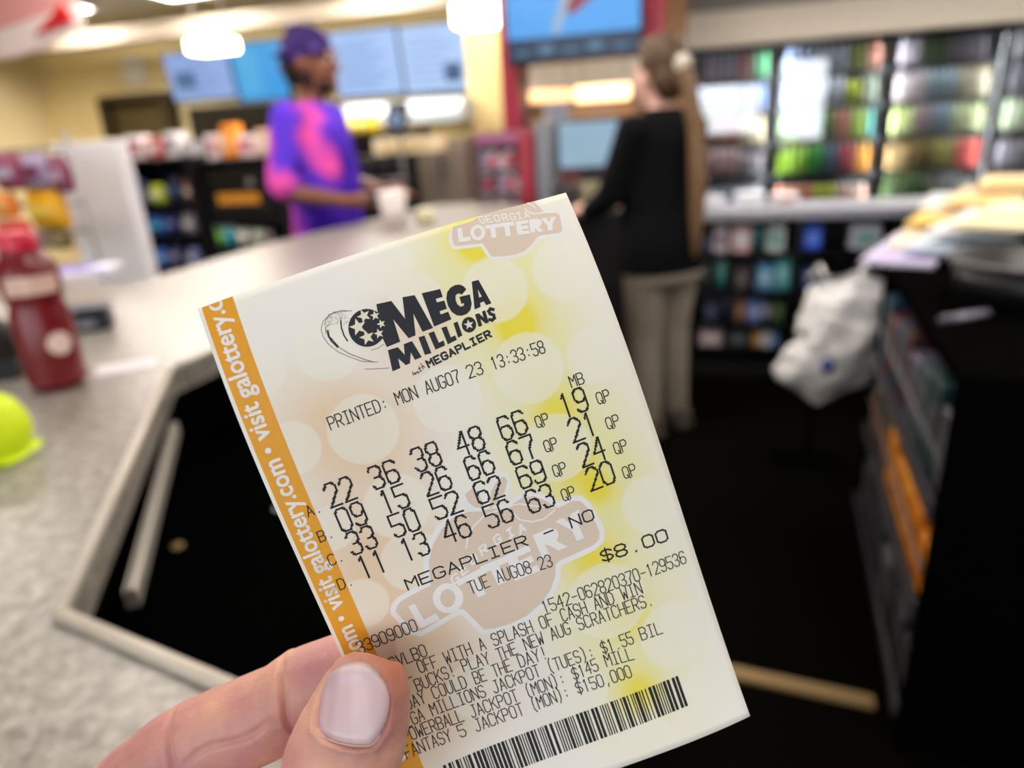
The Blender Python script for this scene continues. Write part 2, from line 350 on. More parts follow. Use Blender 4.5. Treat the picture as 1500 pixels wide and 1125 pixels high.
def torso(bm, rings, seg=22):
    rs = [[bm.verts.new((cx + rx * math.cos(2 * math.pi * k / seg), ry * math.sin(2 * math.pi * k / seg), z)) for k in range(seg)] for z, cx, rx, ry in rings]
    for i in range(len(rs) - 1):
        for k in range(seg): bm.faces.new((rs[i][k], rs[i][(k + 1) % seg], rs[i + 1][(k + 1) % seg], rs[i + 1][k]))
    bm.faces.new(rs[0][::-1]); bm.faces.new(rs[-1])
def shoe(bm, x, y, rz=0.0):
    ellipsoid(bm, (x + .05, y, .045), (.14, .048, .045)); ellipsoid(bm, (x - .03, y, .06), (.06, .042, .055)); box(bm, x - .085, x + .175, y - .042, y + .042, 0, .025)
# man behind the counter
mx_, my_ = -.815, 3.28
man = thing('person', 'man in purple and pink tie-dye shirt and purple cap standing behind the counter', 'person', (mx_, my_, 0), math.radians(-14)); man.scale = (1.03,) * 3
BROWN = skin_material('brown_skin', '#7a4a34', '#8a5540')
bm = new(); face_and_head(bm, (.035, 1.605))
chain(bm, [(.0, 0, 1.40), (.02, 0, 1.52)], [.062, .056])
torso(bm, [(.86, 0, .12, .165), (1.0, .01, .125, .16), (1.15, .01, .12, .165), (1.3, 0, .115, .18), (1.4, -.005, .095, .17), (1.445, -.005, .06, .10)])
ARMS = {-1: [(-.01, -.19, 1.39), (-.05, -.245, 1.11), (.21, -.20, 1.06)], 1: [(-.01, .19, 1.39), (.0, .25, 1.12), (.22, .13, 1.07)]}
for s_, a in ARMS.items():
    chain(bm, a, [.056, .043, .030]); chain(bm, [a[0], (-.01, s_ * .10, 1.38)], [.056, .07])
    add_hand(bm, a[2], (1, -.1 * s_, .02), .5)
    chain(bm, [(0, s_ * .09, .9), (.01, s_ * .10, .48), (-.02, s_ * .10, .07)], [.088, .058, .042]); chain(bm, [(-.03, s_ * .10, .05), (.12, s_ * .11, .035)], [.04, .03])
remesh('body', bm, BROWN, man, .009, 3)
bm = new(); torso(bm, [(.80, 0, .15, .195), (.95, .005, .15, .19), (1.1, .015, .145, .185), (1.25, .012, .14, .195), (1.36, 0, .122, .195), (1.43, -.005, .09, .135), (1.46, -.005, .072, .082)])
for s_, a in ARMS.items():
    A, B = Vector(a[0]), Vector(a[1]); chain(bm, [(-.01, s_ * .12, 1.37), A, A.lerp(B, .55), A.lerp(B, .88)], [.085, .074, .072, .074])
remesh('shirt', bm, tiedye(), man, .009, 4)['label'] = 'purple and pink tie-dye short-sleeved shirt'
bm = new(); torso(bm, [(.78, 0, .135, .18), (.92, .0, .14, .18)])
for s_ in (-1, 1): chain(bm, [(0, s_ * .09, .85), (.01, s_ * .10, .48), (-.02, s_ * .10, .1)], [.11, .085, .07])
remesh('trousers', bm, M('#1a1a20', .8), man, .012, 3)
for s_ in (-1, 1): sb = new(); shoe(sb, -.02, s_ * .105); remesh('shoe', sb, M('#17171a', .6), man, .008, 3)
bm = new(); ellipsoid(bm, (.018, 0, 1.668), (.112, .09, .088)); chain(bm, [(-.06, 0, 1.63), (-.085, 0, 1.60)], [.05, .035]); box(bm, -.1, .125, -.085, .085, 1.632, 1.655, .01); ellipsoid(bm, (-.015, 0, 1.735), (.05, .05, .028))
def capm():
    m = bpy.data.materials.new('patterned_cap'); m.use_nodes = True; nt = m.node_tree; b = nt.nodes['Principled BSDF']; tc = nt.nodes.new('ShaderNodeTexCoord'); v = nt.nodes.new('ShaderNodeTexVoronoi'); v.inputs['Scale'].default_value = 22
    r = nt.nodes.new('ShaderNodeValToRGB'); r.color_ramp.elements[0].color = lin('#6f50ae'); r.color_ramp.elements[0].position = .12; r.color_ramp.elements[1].color = lin('#2c1060'); r.color_ramp.elements[1].position = .42
    nt.links.new(tc.outputs['Object'], v.inputs['Vector']); nt.links.new(v.outputs['Distance'], r.inputs[0]); nt.links.new(r.outputs[0], b.inputs['Base Color']); b.inputs['Roughness'].default_value = .8; return m
remesh('cap', bm, capm(), man, .007, 3)['label'] = 'purple patterned cap'
bm = new(); ellipsoid(bm, (.082, 0, 1.515), (.05, .055, .034)); ellipsoid(bm, (.03, -.062, 1.545), (.03, .012, .045)); ellipsoid(bm, (.03, .062, 1.545), (.03, .012, .045)); ellipsoid(bm, (.126, 0, 1.555), (.008, .026, .007))
remesh('beard', bm, M('#1d120d', .9), man, .006, 2)
bm = new(); ellipsoid(bm, (-.045, 0, 1.58), (.05, .078, .06)); remesh('hair', bm, M('#120d0a', .9), man, .006, 2)
for s_ in (-1, 1): tag(obj('eye', ellipsoid(new(), (.123, s_ * .033, 1.612), (.008, .013, .008)), M('#e8e4dc', .2), man, smooth=True))
# the phone he holds and white cup beside it
c_ = Vector((mx_, my_, 0)) + Matrix.Rotation(math.radians(-14), 3, 'Z') @ Vector((.345, -.2, 1.10))
t = thing('card_reader', 'small black hand-held device in the hands of the man in tie-dye', 'hand-held device', c_, math.radians(-14))
obj('casing', bx(-.035, .055, -.035, .035, -.012, .012, .005), M('#101012', .4), t); obj('screen', bx(-.02, .045, -.026, .026, .012, .0135), M('#2a3038', .15), t)
# woman at the till, seen from behind
wx_, wy_ = .665, 2.93
woman = thing('person', 'woman in black sweater and tan trousers with a long ponytail, seen from behind', 'person', (wx_, wy_, 0), math.radians(122))
FAIR = skin_material('pale_skin', '#e2b9a6', '#d8a596')
bm = new(); face_and_head(bm, (.03, 1.505), .95)
chain(bm, [(.0, 0, 1.32), (.015, 0, 1.43)], [.052, .048])
torso(bm, [(.84, -.01, .12, .17), (1.0, 0, .10, .135), (1.15, .01, .105, .14), (1.28, 0, .10, .16), (1.34, -.005, .08, .14), (1.375, -.005, .05, .08)])
WARM = {-1: [(-.01, -.165, 1.30), (.06, -.215, 1.06), (.25, -.12, .99)], 1: [(-.01, .165, 1.30), (.07, .215, 1.06), (.27, .16, .985)]}
for s_, a in WARM.items():
    chain(bm, a, [.048, .038, .026]); chain(bm, [a[0], (-.01, s_ * .09, 1.29)], [.048, .06]); add_hand(bm, a[2], (1, -.1 * s_, -.05), .3)
    chain(bm, [(-.01, s_ * .085, .86), (.0, s_ * .08, .46), (-.03, s_ * .08, .07)], [.09, .056, .04]); chain(bm, [(-.03, s_ * .08, .05), (.10, s_ * .09, .03)], [.035, .026])
remesh('body', bm, FAIR, woman, .009, 3)
bm = new(); torso(bm, [(.74, -.015, .155, .205), (.85, -.015, .155, .20), (1.0, .0, .14, .175), (1.15, .005, .135, .175), (1.27, -.005, .125, .18), (1.34, -.008, .095, .145), (1.385, -.005, .062, .07)])
for s_, a in WARM.items(): chain(bm, [(-.01, s_ * .1, 1.285)] + a, [.08, .068, .058, .042])
remesh('sweater', bm, M('#0d0d10', .9, var=.2, spec=.1), woman, .009, 4)['label'] = 'loose black sweater'
bm = new(); torso(bm, [(.70, -.02, .145, .19), (.86, -.015, .13, .18)])
for s_ in (-1, 1): chain(bm, [(-.015, s_ * .09, .78), (.0, s_ * .085, .46), (-.03, s_ * .085, .09)], [.105, .075, .06])
remesh('trousers', bm, M('#8d8274', .85), woman, .012, 3)['label'] = 'tan trousers'
for s_ in (-1, 1): sb = new(); shoe(sb, -.03, s_ * .09); remesh('shoe', sb, M('#5a5046', .6), woman, .008, 3)
bm = new(); ellipsoid(bm, (-.005, 0, 1.555), (.108, .088, .105)); ellipsoid(bm, (-.045, 0, 1.49), (.065, .082, .085)); ellipsoid(bm, (.045, .0, 1.6), (.06, .075, .05))
remesh('hair', bm, M('#4a3219', .6, var=.45, scale=60), woman, .008, 3)
bm = new(); chain(bm, [(-.085, 0, 1.535), (-.13, -.01, 1.45), (-.165, -.02, 1.30), (-.19, -.015, 1.12), (-.195, -.01, .95), (-.19, -.01, .82)], [.040, .034, .035, .038, .030, .012])
remesh('ponytail', bm, M('#6e5236', .6, var=.5, scale=50), woman, .008, 3)['label'] = 'long light brown ponytail hanging down the back'
bm = new(); ellipsoid(bm, (-.108, .0, 1.535), (.022, .042, .038)); tag(obj('hair_clip', bm, M('#d8cfc0', .5), woman, smooth=True), 'pale hair clip')
for s_ in (-1, 1): obj('eye', ellipsoid(new(), (.118, s_ * .031, 1.512), (.007, .012, .007)), M('#e8e4dc', .2), woman, smooth=True)
# ---------------------------------------------------------------- screens over the kitchen
def screen(x0, y0, x1, y1, D, hexc, power, label, pic, tilt=0.0):
    a, b, zl, zh = px_box(x0, y0, x1, y1, D); w_, h_ = b - a, zh - zl
    t = thing('menu_screen', label, 'screen', S((a + b) / 2, D, zl), -TH, 'menu screens over the kitchen'); t.rotation_euler = (tilt, 0, -TH)
    obj('casing', bx(-w_ / 2 - .015, w_ / 2 + .015, .002, .07, -.015, h_ + .015, .008), M('#141416', .4), t)
    pn = obj('display', bx(-w_ / 2, w_ / 2, -.004, .002, 0, h_), M(hexc, .3, emit=power, var=.05, scale=2), t)
    for nm, fx0, fx1, fy0, fy1, hc, pw in pic:
        obj(nm, bx(-w_ / 2 + fx0 * w_, -w_ / 2 + fx1 * w_, -.007, -.004, fy0 * h_, fy1 * h_), M(hc, .3, emit=pw, var=.1, scale=12), pn)
    t2 = bx(-.03, .03, .07, .14, h_ * .3, h_ * .7); obj('wall_bracket', t2, M('#222', .5) if False else M('#222222', .5), t)
    return t
MD = 6.1
rowz = lambda n, c, p: [('menu_text_row', .08, .6 + .3 * ((k * 7) % 3) / 3, .12 + .8 * k / n, .12 + .8 * k / n + .03, c, p) for k in range(n)]
screen(250, 76, 342, 146, MD, '#8aa8de', 1.0, 'pale blue menu screen nearest the yellow wall with a dark dish picture', rowz(5, '#6f93d4', .6) + [('dish_picture', .1, .42, .25, .6, '#4f7fae', .6)], .14)
screen(346, 62, 420, 146, MD, '#2a9ade', 1.0, 'bright cyan menu screen just behind the cap of the man', [('picture_block', .1, .5, .1, .9, '#4ab4ee', .85)], .14)
screen(492, 44, 588, 140, MD, '#a6c6f6', 1.0, 'pale blue menu screen of text columns right beside the face of the man', rowz(8, '#7fa9ea', .7), .14)
screen(592, 36, 688, 134, MD, '#b0cef8', 1.0, 'pale blue menu screen with a small dark picture low in its corner', rowz(7, '#8fb6f0', .8) + [('dish_picture', .62, .88, .14, .42, '#3f6aa6', .5)], .14)
# ---------------------------------------------------------------- goods helper
def pack(name, x0, y0, x1, y1, D, hexc, label, cat, group=None, dep=.10, kind='box', mark=None, rough=.5, z0=None):
    a, b, zl, zh = px_box(x0, y0, x1, y1, D)
    if z0 is not None: z0 += .003; zh = z0 + (zh - zl) * .9; zl = z0
    w_, h_ = b - a, max(.01, zh - zl); pos = S((a + b) / 2, D + dep / 2, zl)
    t = thing(name, label, cat, pos, -TH, group); m = M(hexc, rough, var=.12, scale=14)
    if kind == 'box':
        obj('carton', bx(-w_ / 2, w_ / 2, -dep / 2, dep / 2, 0, h_, min(w_, h_, dep) * .06), m, t)
        obj('label_panel', bx(-w_ * .34, w_ * .34, -dep / 2 - .002, -dep / 2 + .001, h_ * .25, h_ * .75), M(mark or '#e6e2da', .5), t)
    elif kind == 'bag':
        bm = new(); seg = 14; prof = [(.0, .5), (.12, .86), (.3, 1), (.55, 1.02), (.8, .92), (.93, .6), (1.0, .12)]
        rings = [[bm.verts.new((w_ / 2 * (.9 + .1 * th) * math.cos(q * 2 * math.pi / seg) , dep / 2 * th * math.sin(q * 2 * math.pi / seg), h_ * z)) for q in range(seg)] for z, th in prof]
        for i in range(len(rings) - 1):
            for q in range(seg): bm.faces.new((rings[i][q], rings[i][(q + 1) % seg], rings[i + 1][(q + 1) % seg], rings[i + 1][q])).smooth = True
        bm.faces.new(rings[0][::-1]); bm.faces.new(rings[-1]); obj('pouch', bm, m, t)
        obj('top_seal', bx(-w_ * .45, w_ * .45, -.003, .003, h_ * .97, h_ * 1.05), m, t)
        obj('label_panel', bx(-w_ * .3, w_ * .3, -dep * .53, -dep * .3, h_ * .35, h_ * .65), M(mark or '#e6e2da', .5), t)
    elif kind == 'cup':
        r = w_ / 2; obj('cup_wall', lathe(new(), [(r * .72, 0), (r * .95, h_ * .9)], 18), m, t); obj('lid', lathe(new(), [(r, h_ * .88), (r, h_ * .93), (r * .8, h_)], 18), M(mark or '#e6e2da', .4), t)
    elif kind == 'bottle':
        r = w_ / 2; obj('bottle_body', lathe(new(), [(r * .92, 0), (r, h_ * .04), (r, h_ * .6), (r * .85, h_ * .7), (r * .36, h_ * .86), (r * .34, h_ * .92)], 18), m, t); obj('cap', lathe(new(), [(r * .4, h_ * .9), (r * .4, h_)], 14), M(mark or '#e6e2da', .4), t)
    return t
def shelf_unit(name, label, cat, x0, y0, x1, y1, D, shelves_y, dep=.4, hexc='#15151a', top=None, zbase=0.0):
    a, b, _, _ = px_box(x0, y0, x1, 390, D); zh = at((x0 + x1) / 2, y0, D)[1]; w_ = b - a
    t = thing(name, label, cat, S((a + b) / 2, D + .0, zbase), -TH)
    m = M(hexc, .5, spec=.3)
    obj('back_panel', bx(-w_ / 2, w_ / 2, dep - .02, dep, 0, zh - zbase), m, t)
    for s_ in (-1, 1): obj('side_panel', bx(s_ * w_ / 2 - .012, s_ * w_ / 2 + .012, 0, dep, 0, zh - zbase), m, t)
    zs = []
    for y in shelves_y:
        z = at((x0 + x1) / 2, y, D)[1]; zs.append(z); obj('shelf', bx(-w_ / 2 + .01, w_ / 2 - .01, 0, dep - .02, z - zbase - .02, z - zbase), m, t)
    obj('top_board', bx(-w_ / 2 - .012, w_ / 2 + .012, 0, dep, zh - zbase, zh - zbase + .02), M(top or hexc, .5), t)
    return zh + .02, zs
# low goods shelves behind the man, left of him
KD = 4.4
ks, kz = shelf_unit('back_shelf', 'dark shelving of packaged goods between the white partition and the man', 'shelf', 180, 236, 287, 500, KD, (300, 345, 392), .45)
ko_t, ko = shelf_unit('oven_shelf', 'dark shelving behind the man with a black warming oven in it', 'shelf', 297, 236, 412, 500, KD, (325, 362), .45)
for x0, x1, y0, c_, mk, lb in ((183, 208, 198, '#e3dfe2', '#b04a5e', 'white packet with a red mark on the shelf top by the partition'), (211, 236, 205, '#b8404e', '#e9e2de', 'red packet on the back shelf top'), (239, 262, 196, '#dcd8da', '#8a8c96', 'white carton with grey label on the back shelf top'),
        (265, 284, 212, '#8d8a92', '#d9d7da', 'low grey carton on the back shelf top'), (299, 320, 196, '#d9cdd0', '#c2848a', 'pinkish white carton on the back shelf top'), (324, 343, 180, '#e58a1e', '#f0c070', 'orange carton standing tallest on the back shelf top'), (347, 374, 200, '#e6d3d6', '#c06c80', 'pale pink carton beside the orange one'), (376, 398, 192, '#d8b59a', '#e8dcc8', 'tan carton half hidden by the shoulder of the man')):
    pack('carton', x0 + 2, y0, x1 - 2, 236, KD + .02, c_, lb, 'carton', 'cartons on the back shelf top', .14, mark=mk, z0=ks if x1 < 287 else ko_t)
_t = [pack('snack_bag', x0 + 2, y0 + 8, x1 - 2, y1, KD + .03, c_, lb, 'snack bag', 'snack bags on the back shelf', .1, 'bag', mk, z0=kz[r]) for x0, x1, y0, y1, c_, mk, r, lb in
      ((186, 212, 252, 300, '#1b2c5e', '#5f88c0', 0, 'navy snack bag on the upper back shelf'), (212, 238, 262, 300, '#b9c83a', '#e9ecc4', 0, 'yellow-green snack bag on the upper back shelf'), (240, 262, 250, 300, '#141a38', '#44609a', 0, 'dark navy snack bag next to the yellow-green one'), (264, 284, 254, 300, '#7a5348', '#c8b4a4', 0, 'brown snack bag on the upper back shelf'),
       (192, 210, 304, 345, '#20408a', '#4ea4d4', 1, 'blue snack bag on the middle back shelf'), (212, 238, 308, 345, '#1d5aa8', '#58c0dc', 1, 'bright blue snack bag with cyan label'), (238, 258, 303, 345, '#17225a', '#7a88c8', 1, 'deep blue snack bag on the middle back shelf'), (262, 284, 306, 345, '#8a8490', '#cfcad2', 1, 'grey snack bag on the middle back shelf'),
       (204, 220, 354, 392, '#151b40', '#3c4c90', 2, 'dark blue snack bag on the lowest visible back shelf'), (223, 241, 356, 392, '#3a78d2', '#a8c8f0', 2, 'sky blue snack bag on the lowest visible back shelf'), (242, 266, 352, 392, '#2b2f58', '#9a98b8', 2, 'indigo snack bag on the lowest visible back shelf'), (270, 290, 356, 392, '#7380b8', '#d0d4e8', 2, 'lilac snack bag on the lowest visible back shelf'))]
a, b, zl, zh = px_box(305, 243, 398, 320, KD + .02)
t = thing('warming_oven', 'black warming oven with an amber lit slot behind the man', 'oven', S((a + b) / 2, KD + .02, ko[0] + .004), -TH); w_, h_ = b - a, zh - zl
obj('casing', bx(-w_ / 2, w_ / 2, 0, .35, 0, h_, .01), M('#0c0c0e', .35), t); obj('lit_slot', bx(-w_ * .36, w_ * .30, -.004, .002, h_ * .34, h_ * .54), M('#d98a1e', .4, emit=.7), t)
obj('dial', lathe(new(), [(.001, .0), (.03, .0), (.03, .012)], 18), M('#777777', .4), t).matrix_local = Matrix.Translation((w_ * .2, 0, h_ * .74)) @ Matrix.Rotation(math.radians(90), 4, 'X')
obj('shelf_rail', bx(-w_ / 2, w_ / 2, -.006, 0, h_ * .25, h_ * .30), M('#2c2c2e', .4), t)
for x0, x1, y0, c_, mk, lb in ((311, 322, 327, '#8fdc6a', '#d8f0c8', 'light green tub below the warming oven'), (323, 341, 328, '#3fb4c4', '#dceef0', 'cyan tub below the warming oven'), (342, 362, 332, '#e9e4dc', '#b8c8b8', 'white tub below the warming oven'), (364, 384, 333, '#cfd8c8', '#8aa890', 'pale green-grey tub below the warming oven'), (387, 395, 337, '#c9a8a0', '#e8dcd8', 'dusty pink tub below the warming oven')):
    pack('tub', x0, y0, x1, 360, KD + .03, c_, lb, 'tub', 'tubs below the warming oven', .09, 'cup', mk, z0=ko[1])
a, b, zl, zh = px_box(276, 152, 424, 200, 5.6); w_ = b - a
t = thing('heated_display', 'long black heated display case under the cyan menu screen', 'display case', S((a + b) / 2, 5.6, 0), -TH)
obj('casing', bx(-w_ / 2, w_ / 2, 0, .4, 0, zh, .01), M('#0e0d0c', .4), t); obj('glass_front', bx(-w_ * .45, w_ * .45, -.006, 0, zl + .03, zh - .03), M('#1d1a16', .1), t)
# brown wall oven hatch and pale round plate on the kitchen wall
a, b, zl, zh = px_box(160, 142, 252, 200, 6.6); w_, h_ = b - a, zh - zl
t = thing('wall_hatch', 'dark brown serving hatch in the yellow wall', 'hatch', S((a + b) / 2, 6.66, zl), -TH)
obj('hatch_back', bx(-w_ / 2, w_ / 2, -.02, .02, 0, h_), M('#4a3c16', .7, var=.3, scale=4), t)
for s_ in (-1, 1): obj('hatch_frame', bx(s_ * w_ / 2 - .03, s_ * w_ / 2 + .03, -.16, .02, 0, h_), M('#30270f', .6), t)
obj('hatch_frame', bx(-w_ / 2, w_ / 2, -.16, .02, h_ - .03, h_ + .03), M('#30270f', .6), t)
a, b, zl, zh = px_box(168, 86, 206, 120, 6.6); r = (b - a) / 2
o = obj('round_plate', lathe(new(), [(0.001, 0), (r, 0), (r, .02), (r * .8, .03), (0.001, .02)], 28), M('#e9e6dc', .4), None, S((a + b) / 2, 6.695, (zl + zh) / 2)); o.rotation_euler = (math.radians(90), 0, -TH)
tag(o, 'pale round plate fixed on the yellow kitchen wall', 'plate')
# cooking line behind the man: hood, cabinet, round gauge, bread tray and friends
HD = 5.2
a, b, zl, zh = px_box(490, 146, 672, 182, HD); w_, h_ = b - a, zh - zl
t = thing('extractor_hood', 'pale blue-white kitchen extractor hood below the menu screens', 'hood', S((a + b) / 2, HD, zl), -TH)
bm = new(); prism(bm, [(0, 0), (.0, h_ * .35), (.2, h_), (.5, h_), (.5, 0)], -w_ / 2, w_ / 2); bmesh.ops.rotate(bm, verts=bm.verts[:], cent=(0, 0, 0), matrix=Matrix(((0, 0, 1), (1, 0, 0), (0, 1, 0)))); obj('canopy', bm, M('#aebcc6', .35, var=.05), t)
obj('dark_gap', bx(-w_ * .06, w_ * .1, -.004, .03, h_ * .1, h_ * .9), M('#1b1b20', .5), t)
a, b, zl, zh = px_box(496, 192, 611, 300, HD + .02); w_ = b - a
t = thing('cooking_range', 'black cooking range under the extractor hood', 'cooker', S((a + b) / 2, HD + .02, 0), -TH)
obj('casing', bx(-w_ / 2, w_ / 2, 0, .4, 0, zh, .01), M('#0e0e10', .35), t)
zrange = zh; zled = at(560, 228, HD - .45)[1]; obj('front_ledge', bx(-w_ * .1, w_ * .44, -.47, -.14, zled - .03, zled), M('#3a3632', .5), t)
zlg = at(524, 196, HD - .22)[1]; obj('warming_ledge', bx(-w_ * .62, -w_ * .12, -.26, 0, zlg - .03, zlg), M('#3a3632', .5), t)
for k in range(4): obj('control_knob', lathe(new(), [(.028, 0), (.024, .03)], 14), M('#55555a', .4), t).matrix_local = Matrix.Translation((-w_ * .3 + k * w_ * .2, 0, zl + (zh - zl) * .55)) @ Matrix.Rotation(math.radians(90), 4, 'X')
obj('oven_door_handle', tube(new(), [(-w_ * .4, -.03, zl + .2), (w_ * .4, -.03, zl + .2)], .012), M('#8a8a8e', .3, metal=.8), t)
a, b, zl, zh = px_box(613, 204, 686, 300, HD - .1); w_ = b - a
t = thing('storage_cabinet', 'brownish grey storage cabinet right of the cooking range', 'cabinet', S((a + b) / 2, HD - .1, 0), -TH)
obj('carcass', bx(-w_ / 2, w_ / 2, 0, .4, 0, zh, .006), M('#6d6258', .5), t)
for s_ in (-1, 1): dd = obj('cabinet_door', bx(s_ * w_ / 4 - w_ * .23, s_ * w_ / 4 + w_ * .23, -.015, 0, .1, zh - .03, .004), M('#75695e', .45), t); obj('handle', bx(s_ * .03 - .006, s_ * .03 + .006, -.04, -.015, zh - .25, zh - .1), M('#b0aca4', .3, metal=.8), dd)
pack('hot_dog_tray', 546, 198, 640, 224, HD - .44, '#e2d2ae', 'long beige bread tray in front of the cooking range', 'tray', None, .2, mark='#cdb27c', z0=zled)
pack('yellow_sack', 502, 168, 548, 196, HD - .22, '#f0d22a', 'bright yellow sack under the extractor hood', 'sack', None, .16, 'bag', '#f7e88a', z0=zlg)
a, b, zl, zh = px_box(567, 160, 598, 190, HD - .68); r = (b - a) / 2
t = thing('round_gauge', 'round black-rimmed gauge with a pale blue face under the extractor hood', 'gauge', S((a + b) / 2, HD - .68, (zl + zh) / 2), -TH)
o = obj('rim', lathe(new(), [(r, 0), (r, .03), (r * .7, .03)], 24), M('#121216', .4), t); o.rotation_euler = (math.radians(90), 0, 0)
o = obj('dial_face', lathe(new(), [(r * .68, .031), (r * .66, .033)], 24), M('#a9c4ee', .3, emit=.5), t); o.rotation_euler = (math.radians(90), 0, 0)
obj('stand', tube(new(), [(0, .02, -r), (0, .02, -(zl + zh) / 2 + .0)], .012), M('#1b1b1e', .4), t)
# on the back of the counter: paper cup, napkins
cz = CZ
for nm, x0, y0, x1, y1, D_, c_, lb, cat, kd, mk in (('paper_cup', 546, 246, 586, 306, 2.52, '#e9dedd', 'white lidded paper cup on the counter in front of the man', 'cup', 'cup', '#f2ecea'), ('receipt_roll', 602, 288, 630, 312, 2.6, '#e6dcae', 'cream paper roll on the counter by the hands of the man', 'paper roll', 'cup', '#efe8c8')):
    pack(nm, x0, y0, x1, y1, D_, c_, lb, cat, None, .08, kd, mk, z0=cz)
# white partition, candy rack and its bags
PD = 2.35
a, b, zl, zh = px_box(100, 206, 196, 420, PD); w_ = b - a
t = thing('white_partition', 'tall plain white partition standing at the back edge of the counter', 'partition', S((a + b) / 2, PD, 0), -TH)
obj('board', bx(-w_ / 2, w_ / 2, 0, .06, 0, zh, .006), M('#f4f4f6', .5, var=.02), t); obj('foot_plate', bx(-w_ / 2 - .03, w_ / 2 + .03, -.05, .11, 0, .03), M('#8a8a8a', .5), t)
RD = 2.0
a, b, zl, zh = px_box(-60, 222, 92, 400, RD); w_ = b - a
t = thing('candy_rack', 'free-standing wire candy rack beside the white partition at the left end of the counter', 'rack', S((a + b) / 2, RD + .1, 0), -TH); h_ = zh - CZ
for s_ in (-1, 1): obj('upright', tube(new(), [(s_ * w_ / 2, 0, .02), (s_ * w_ / 2, 0, CZ + h_ + .06)], .008), M('#8c8a8c', .4, metal=.6), t)
for k in range(4): obj('hanging_rail', tube(new(), [(-w_ / 2, 0, CZ + h_ * (.2 + .27 * k)), (w_ / 2, 0, CZ + h_ * (.2 + .27 * k))], .006), M('#8c8a8c', .4, metal=.6), t)
obj('rack_base', bx(-w_ / 2 - .02, w_ / 2 + .02, -.16, .16, 0, .03), M('#77757a', .5), t)
for x0, y0, x1, y1, c_, mk, lb in ((-20, 226, 22, 280, '#8a3a58', '#c8b8d0', 'plum candy bag at the left end of the top rail'), (24, 226, 62, 278, '#9a8aa8', '#7a2a4a', 'mauve candy bag in the middle of the top rail'), (64, 230, 90, 284, '#7d3a56', '#b8a0b4', 'dark plum candy bag nearest the partition on the top rail'),
                   (-20, 286, 12, 320, '#f08a2a', '#f8c880', 'orange candy bag at the end of the middle rail'), (32, 280, 86, 336, '#e8a912', '#f2cc58', 'large golden yellow candy bag on the middle rail'),
                   (-14, 326, 34, 358, '#d4202c', '#f08080', 'bright red candy bag on the lowest rail'), (36, 340, 62, 366, '#8c6a70', '#d8ccd0', 'dusty rose candy bag on the lowest rail'), (64, 338, 92, 366, '#6a5a3a', '#a89870', 'brown candy bag on the lowest rail')):
    pack('candy_bag', x0, y0, x1, y1, RD - .02, c_, lb, 'candy bag', 'candy bags on the wire rack', .07, 'bag', mk)
# hanging promotional banner high on the left
a0_, z0_ = at(-70, 40, 3.6); a1_, z1_ = at(105, -30, 3.6)
t = thing('hanging_banner', 'red and white curved banner hanging high under the ceiling on the left', 'banner', S(a0_, 3.6, z0_), -TH)
def arc_strip(r0, r1, n=18):
    bm = new(); L_ = a1_ - a0_; H_ = z1_ - z0_; top, bot = [], []
    for k in range(n + 1):
        u = k / n; base = H_ * (u ** .6); wv = .10 + .03 * math.sin(u * 3)
        top.append((u * L_ * 1.0, base + r1 * wv)); bot.append((u * L_, base + r0 * wv))
    for y in (0, .02):
        vs = [bm.verts.new((x, y, z)) for x, z in bot + top[::-1]]
        bm.faces.new(vs)
    m_ = len(bot) * 2; bm.verts.ensure_lookup_table()
    for k in range(m_): bm.faces.new((bm.verts[k], bm.verts[(k + 1) % m_], bm.verts[m_ + (k + 1) % m_], bm.verts[m_ + k]))
    return bm
obj('white_stripe', arc_strip(-2.2, -1.0), M('#efdcd8', .6), t); obj('pink_stripe', arc_strip(-1.0, .4), M('#e8a09c', .6), t); obj('dark_stripe', arc_strip(.4, 1.6), M('#4a2028', .6), t)
a, b, zl, zh = px_box(52, 8, 112, 50, 3.62); pr = new(); prism(pr, [(a - a0_, zl - z0_), (b - a0_, zl - z0_ + .05), (b - a0_ - .04, zh - z0_)], -.02, .0); bmesh.ops.rotate(pr, verts=pr.verts[:], cent=(0, 0, 0), matrix=Matrix(((1, 0, 0), (0, 0, 1), (0, 1, 0)))); obj('red_wedge', pr, M('#c8141c', .5), t)
for q in (.15, .85): obj('hanging_cord', tube(new(), [((a1_ - a0_) * q, .01, (z1_ - z0_) * q ** .6), ((a1_ - a0_) * q, .01, CEIL - z0_)], .003, 6), M('#cfcfcf', .5), t)
# ---------------------------------------------------------------- red framed order hatch with its television
OD = 4.9
rl = px_box(737, 30, 762, 320, OD); rr = px_box(940, -40, 968, 320, OD)
t = thing('hatch_surround', 'dark red framed surround of the order hatch beside the pale yellow pillar', 'hatch surround', S((rl[0] + rr[1]) / 2, OD, 0), -TH); mid = (rl[0] + rr[1]) / 2; RED = M('#8e1630', .45, var=.1)
obj('red_post', bx(rl[0] - mid, rl[1] - mid, 0, .3, 0, CEIL), RED, t); obj('red_post', bx(rr[0] - mid, rr[1] - mid, 0, .3, 0, CEIL), RED, t)
zt_ = at(840, 86, OD)[1]; obj('red_header', bx(rl[1] - mid, rr[0] - mid, .02, .28, zt_, CEIL), RED, t)
zs_ = at(840, 250, OD)[1]; obj('sill_board', bx(rl[1] - mid, rr[0] - mid, 0, .3, 0, zs_), M('#5a2a30', .5), t)
a, b, zl, zh = px_box(744, -30, 938, 84, OD - .12); w_, h_ = b - a, zh - zl
t = thing('television', 'large television showing a blue picture over a dark blue price strip, on the red surround', 'television', S((a + b) / 2, OD - .12, zl), -TH); t.rotation_euler = (.12, 0, -TH)
